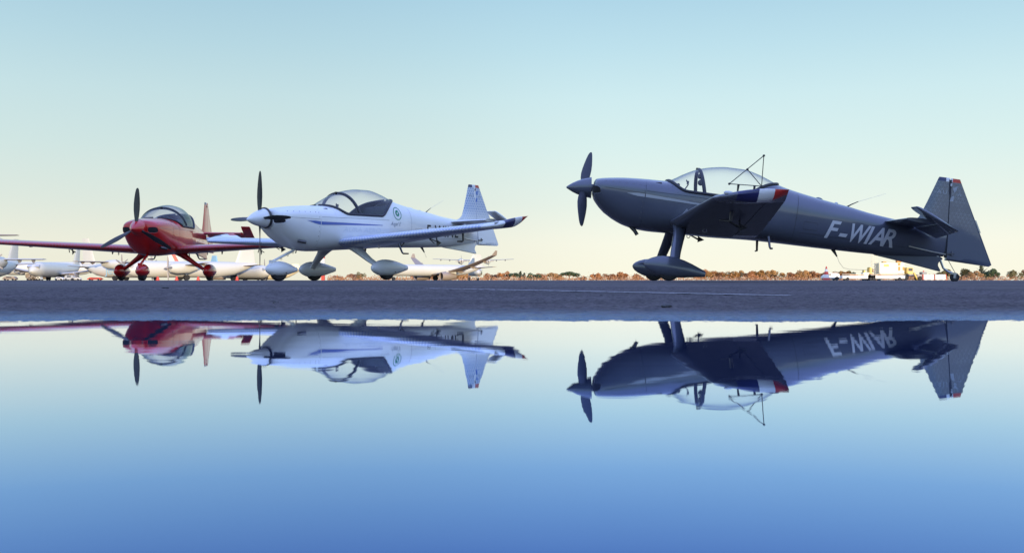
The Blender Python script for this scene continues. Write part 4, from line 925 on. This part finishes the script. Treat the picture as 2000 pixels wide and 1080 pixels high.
# ground equipment under the left jets
eq = [(60, .9, .55, far_brown, 'brown baggage cart under the left jet, nearest the left wing'), (77, .7, .6, vwhite, 'white baggage cart left of the parked cars'), (117, 1.3, .5, vwhite, 'white car parked left of the grey box van'), (137, 1.5, .9, far_grey, 'grey box van standing under the right wing of the nose-on jet'), (150, 1.3, .45, vwhite, 'white car parked right of the grey box van'), (186, 2.2, .45, barred, 'low red vehicle parked beside the turboprop with letters'), (20, 2.0, .7, far_brown, 'brown stair cart at the far left edge')]
for u, L2, h2, m_, lab in eq:
    d_ = 200.0; L2 *= 1.25; h2 *= .95; q = empty('apron_vehicle', (at(u, d_), d_, GZ)); tag(q, lab, 'vehicle', 'apron vehicles below the far jets')
    MB().prism([(-L2 / 2, .15), (L2 / 2, .15), (L2 / 2, h2 * .6), (L2 * .35, h2 + .1), (-L2 * .3, h2 + .15), (-L2 / 2, h2 * .7)], -.6, .6).build('body', m_, q, Z0, bevel=.04)
    MB().prism([(-L2 * .22, h2 * .72), (L2 * .22, h2 * .72), (L2 * .2, h2 + .0), (-L2 * .18, h2 + .03)], -.612, .612).build('window', vglass, q, Z0, False)
    wheels(q, [(-L2 * .3, -.55), (L2 * .3, -.55), (-L2 * .3, .55), (L2 * .3, .55)], .18, Z0)
# red and white pole that shows behind the white aircraft's right leg
mp_ = empty('marker_pole', (at(631, 95), 95, GZ)); tag(mp_, 'red and white banded marker pole behind the white right leg', 'pole')
for i in range(5): MB().box((0, 0, .02 + i * .5 + .25), (.30, .30, .498)).build('pole_band', barred if i % 2 == 0 else barw, mp_, Z0, False)

# ------------------------------------------------------------------ stones on the apron
stone_m = mat('stone', (.07, .07, .075), .8, 0, 0, .3, 30, .4, 50)
for x, y, r_, lab in ((.62, 4.15, .016, 'small dark stone near the wet rim, right of centre'), (-2.55, 7.6, .020, 'small dark stone on the apron below the red right wheel'), (-1.05, 4.6, .010, 'tiny stone on the wet rim left of centre')):
    bm = bmesh.new(); bmesh.ops.create_icosphere(bm, subdivisions=2, radius=r_)
    for v_ in bm.verts: v_.co = Vector((v_.co.x * 1.5, v_.co.y, v_.co.z * .6)) * random.uniform(.85, 1.12)
    me = bpy.data.meshes.new('stone'); bm.to_mesh(me); bm.free()
    o = link('stone', me, stone_m); o.location = (x, y, float(ground_z(np.float64(x), np.float64(y))) + r_ * .35); tag(o, lab, 'stone')

# ------------------------------------------------------------------ trees on the horizon
bark = mat('bark', (.10, .075, .055), .9, 0, 0, .2, 4)
def leaf_mat(name, col, var=.35):
    m = mat(name, col, .75, 0, 0, var, .8, spec=.15); b = m.node_tree.nodes['Principled BSDF']; return m
LM = [leaf_mat('leaves_rust', (.46, .20, .075)), leaf_mat('leaves_brown', (.36, .17, .08)), leaf_mat('leaves_ochre', (.44, .24, .085)), leaf_mat('leaves_olive', (.20, .17, .075)), leaf_mat('leaves_pine', (.075, .105, .05)), leaf_mat('leaves_conifer', (.08, .095, .06))]
def crown(kind, seed, n=1700):
    rnd = random.Random(seed); v = []; f = []
    blobs = []
    if kind == 'bush':
        for i in range(9): a = rnd.uniform(0, 6.28); q = rnd.uniform(.2, .85); blobs.append((q * 2.5 * math.cos(a), q * 2.5 * math.sin(a), rnd.uniform(1.3, 3.3) - q * .6, rnd.uniform(.7, 1.3)))
    elif kind == 'pine':
        for i in range(8): a = rnd.uniform(0, 6.28); q = rnd.uniform(.1, 1); blobs.append((q * 2.6 * math.cos(a), q * 2.6 * math.sin(a), 3.2 - q * q * .9 + rnd.uniform(-.2, .2), rnd.uniform(.6, .95)))
    else:
        for i in range(9): z = .9 + i * .45; blobs.append((rnd.uniform(-.15, .15), rnd.uniform(-.15, .15), z, max(1.15 - i * .12, .15)))
    for i in range(n):
        bx, by, bz, br = rnd.choice(blobs); d = Vector((rnd.gauss(0, 1), rnd.gauss(0, 1), rnd.gauss(0, 1))).normalized() * br * rnd.uniform(.55, 1.08)
        c = Vector((bx, by, bz)) + d * (Vector((1, 1, .8)).x); s = rnd.uniform(.11, .26)
        a1 = Vector((rnd.gauss(0, 1), rnd.gauss(0, 1), rnd.gauss(0, 1))).normalized(); a2 = a1.orthogonal().normalized()
        k = len(v); v += [tuple(c + a1 * s), tuple(c + a2 * s * .8), tuple(c - a1 * s), tuple(c - a2 * s * .8)]; f.append((k, k + 1, k + 2, k + 3))
    return pyd('crown', v, f, False)
def trunk_mesh(seed, h=2.2):
    rnd = random.Random(seed); mb = MB().tube([(0, 0, -.1), (.05, .0, h * .5), (0, .05, h)], [.22, .16, .09], 7)
    for i in range(5):
        a = rnd.uniform(0, 6.28); z = rnd.uniform(.5, .95) * h; mb.tube([(0, 0, z), (math.cos(a) * .7, math.sin(a) * .7, z + .7), (math.cos(a) * 1.5, math.sin(a) * 1.5, z + rnd.uniform(1.0, 1.8))], [.08, .05, .02], 5)
    return pyd('trunk', mb.v, mb.f)
protos = {('bush', i): (crown('bush', 10 + i), trunk_mesh(20 + i)) for i in range(5)}
protos.update({('pine', i): (crown('pine', 40 + i), trunk_mesh(50 + i, 2.6)) for i in range(2)}); protos.update({('conifer', i): (crown('conifer', 60 + i, 420), trunk_mesh(70 + i, 3.5)) for i in range(2)})
cache = {}
KN = {0: ('rust coloured autumn tree', 'rust'), 1: ('brown half bare autumn tree', 'brown'), 2: ('ochre yellow autumn tree', 'ochre'), 3: ('dull olive tree', 'olive'), 4: ('dark green spreading pine', 'pine'), 5: ('dark pointed conifer', 'conifer')}
tree_i = [0]
def tree(u, top, wpx, mi, shape, d=520.0):
    key = (shape, random.Random(int(u * 7)).randrange(5 if shape == 'bush' else 2), mi)
    if key not in cache:
        cme = protos[key[:2]][0].copy(); cme.materials.append(LM[mi]); tme = protos[key[:2]][1].copy()
        if not tme.materials: tme.materials.append(bark)
        cache[key] = (cme, tme)
    cme, tme = cache[key]; k = d / FPX
    zt = {'bush': 4.3, 'pine': 4.1, 'conifer': 5.0}[shape]; wt = {'bush': 6.8, 'pine': 6.6, 'conifer': 2.4}[shape]
    name = {'bush': 'broadleaf_tree', 'pine': 'pine_tree', 'conifer': 'conifer_tree'}[shape]
    e = empty(name, (at(u, d), d + random.uniform(-12, 12), GZ), (0, 0, random.uniform(0, 6.28)))
    kz = (HPX - top) * 1.4 * k / zt; kx = wpx * 1.45 * k / wt; e.scale = (kx, kx, kz)
    for nm, me_ in (('crown', cme), ('trunk', tme)):
        o = bpy.data.objects.new(nm, me_); C.objects.link(o); o.parent = e
    return e, mi
spec = []
rt = random.Random(3)
manual = [(842, 538, 30, 1, 'bush'), (868, 535, 24, 0, 'bush'), (905, 537, 34, 2, 'bush'), (932, 532, 24, 4, 'pine'), (958, 536, 26, 1, 'bush'), (985, 533, 22, 0, 'bush'), (1003, 537, 26, 4, 'pine'), (1016, 534, 10, 5, 'conifer'), (1024, 536, 10, 5, 'conifer'), (1041, 536, 24, 4, 'bush'), (1058, 535, 28, 0, 'bush'), (1082, 534, 30, 2, 'bush'), (1112, 535, 34, 4, 'pine'), (1140, 541, 22, 1, 'bush'), (1163, 536, 24, 0, 'bush'), (1187, 537, 26, 1, 'bush'), (1212, 534, 34, 0, 'bush'), (1243, 537, 26, 0, 'bush')]
u = 1375
while u < 1700:
    manual.append((u, rt.uniform(529.5, 534), rt.uniform(24, 36), rt.choice([0, 0, 0, 1, 2, 2, 3]), 'bush')); u += rt.uniform(13, 22)
u = 1706
while u < 1885:
    manual.append((u, rt.uniform(534, 539), rt.uniform(22, 34), rt.choice([0, 1, 2, 3]), 'bush')); u += rt.uniform(20, 30)
manual += [(1832, 531, 36, 3, 'bush'), (1888, 533, 30, 2, 'bush'), (1904, 529, 26, 3, 'bush'), (1919, 524, 13, 5, 'conifer'), (1933, 530, 30, 4, 'bush'), (1952, 535, 26, 0, 'bush'), (1972, 532, 26, 3, 'bush'), (1995, 531, 30, 1, 'bush'), (2020, 531, 34, 0, 'bush'), (2048, 532, 34, 3, 'bush'), (2078, 531, 34, 1, 'bush'), (665, 539, 26, 1, 'bush'), (693, 536, 28, 1, 'bush'), (712, 534, 18, 3, 'bush'), (818, 538, 26, 1, 'bush')]
refs = [(665, 'behind the white nose wheel'), (715, 'beside the white left wheel'), (818, 'right of the white left wheel'), (930, 'under the white tail'), (1080, 'between the two aeroplanes'), (1200, 'left of the grey wheel'), (1400, 'right of the grey wheel'), (1520, 'below the grey fuselage'), (1640, 'left of the airfield trucks'), (1780, 'behind the airfield trucks'), (1850, 'behind the white barriers'), (1940, 'right of the tail wheel'), (2050, 'at the right picture edge')]
seen = {}
rows = [(tree(*a), a) for a in sorted(manual)]
order = ['leftmost', 'second', 'third', 'fourth', 'fifth', 'sixth', 'seventh', 'eighth', 'ninth']
for (e, mi), a in rows:
    ref = min(refs, key=lambda q: abs(q[0] - a[0]))[1]; kk = (mi, a[4], ref); seen.setdefault(kk, []).append(e)
for (mi, shp, ref), es in seen.items():
    nm = KN[mi][0] if shp != 'bush' or mi != 4 else 'dark green rounded tree'
    for i, e in enumerate(es):
        lab = f'{nm} on the horizon {ref}' if len(es) == 1 else f'{order[min(i, 8)]} {nm} on the horizon {ref}'
        tag(e, lab, 'tree', 'trees along the horizon')
# low scrub that fills the foot of the tree line
bm = bmesh.new(); rs = random.Random(11)
sv = []; sf = []
for i in range(9000):
    uu = rs.uniform(640, 2120); d_ = rs.uniform(470, 505); c = Vector((at(uu, d_), d_, GZ + abs(rs.gauss(0, .95)))); s_ = rs.uniform(.15, .40)
    a1 = Vector((rs.gauss(0, 1), rs.gauss(0, 1), rs.gauss(0, 1))).normalized(); a2 = a1.orthogonal().normalized(); k = len(sv)
    sv += [tuple(c + a1 * s_), tuple(c + a2 * s_), tuple(c - a1 * s_), tuple(c - a2 * s_)]; sf.append((k, k + 1, k + 2, k + 3))
bm.free()
o = link('scrub', pyd('scrub', sv, sf, False), leaf_mat('scrub_leaves', (.42, .21, .10)), smooth=False); tag(o, 'low reddish scrub along the foot of the distant trees', 'scrub', kind='stuff')
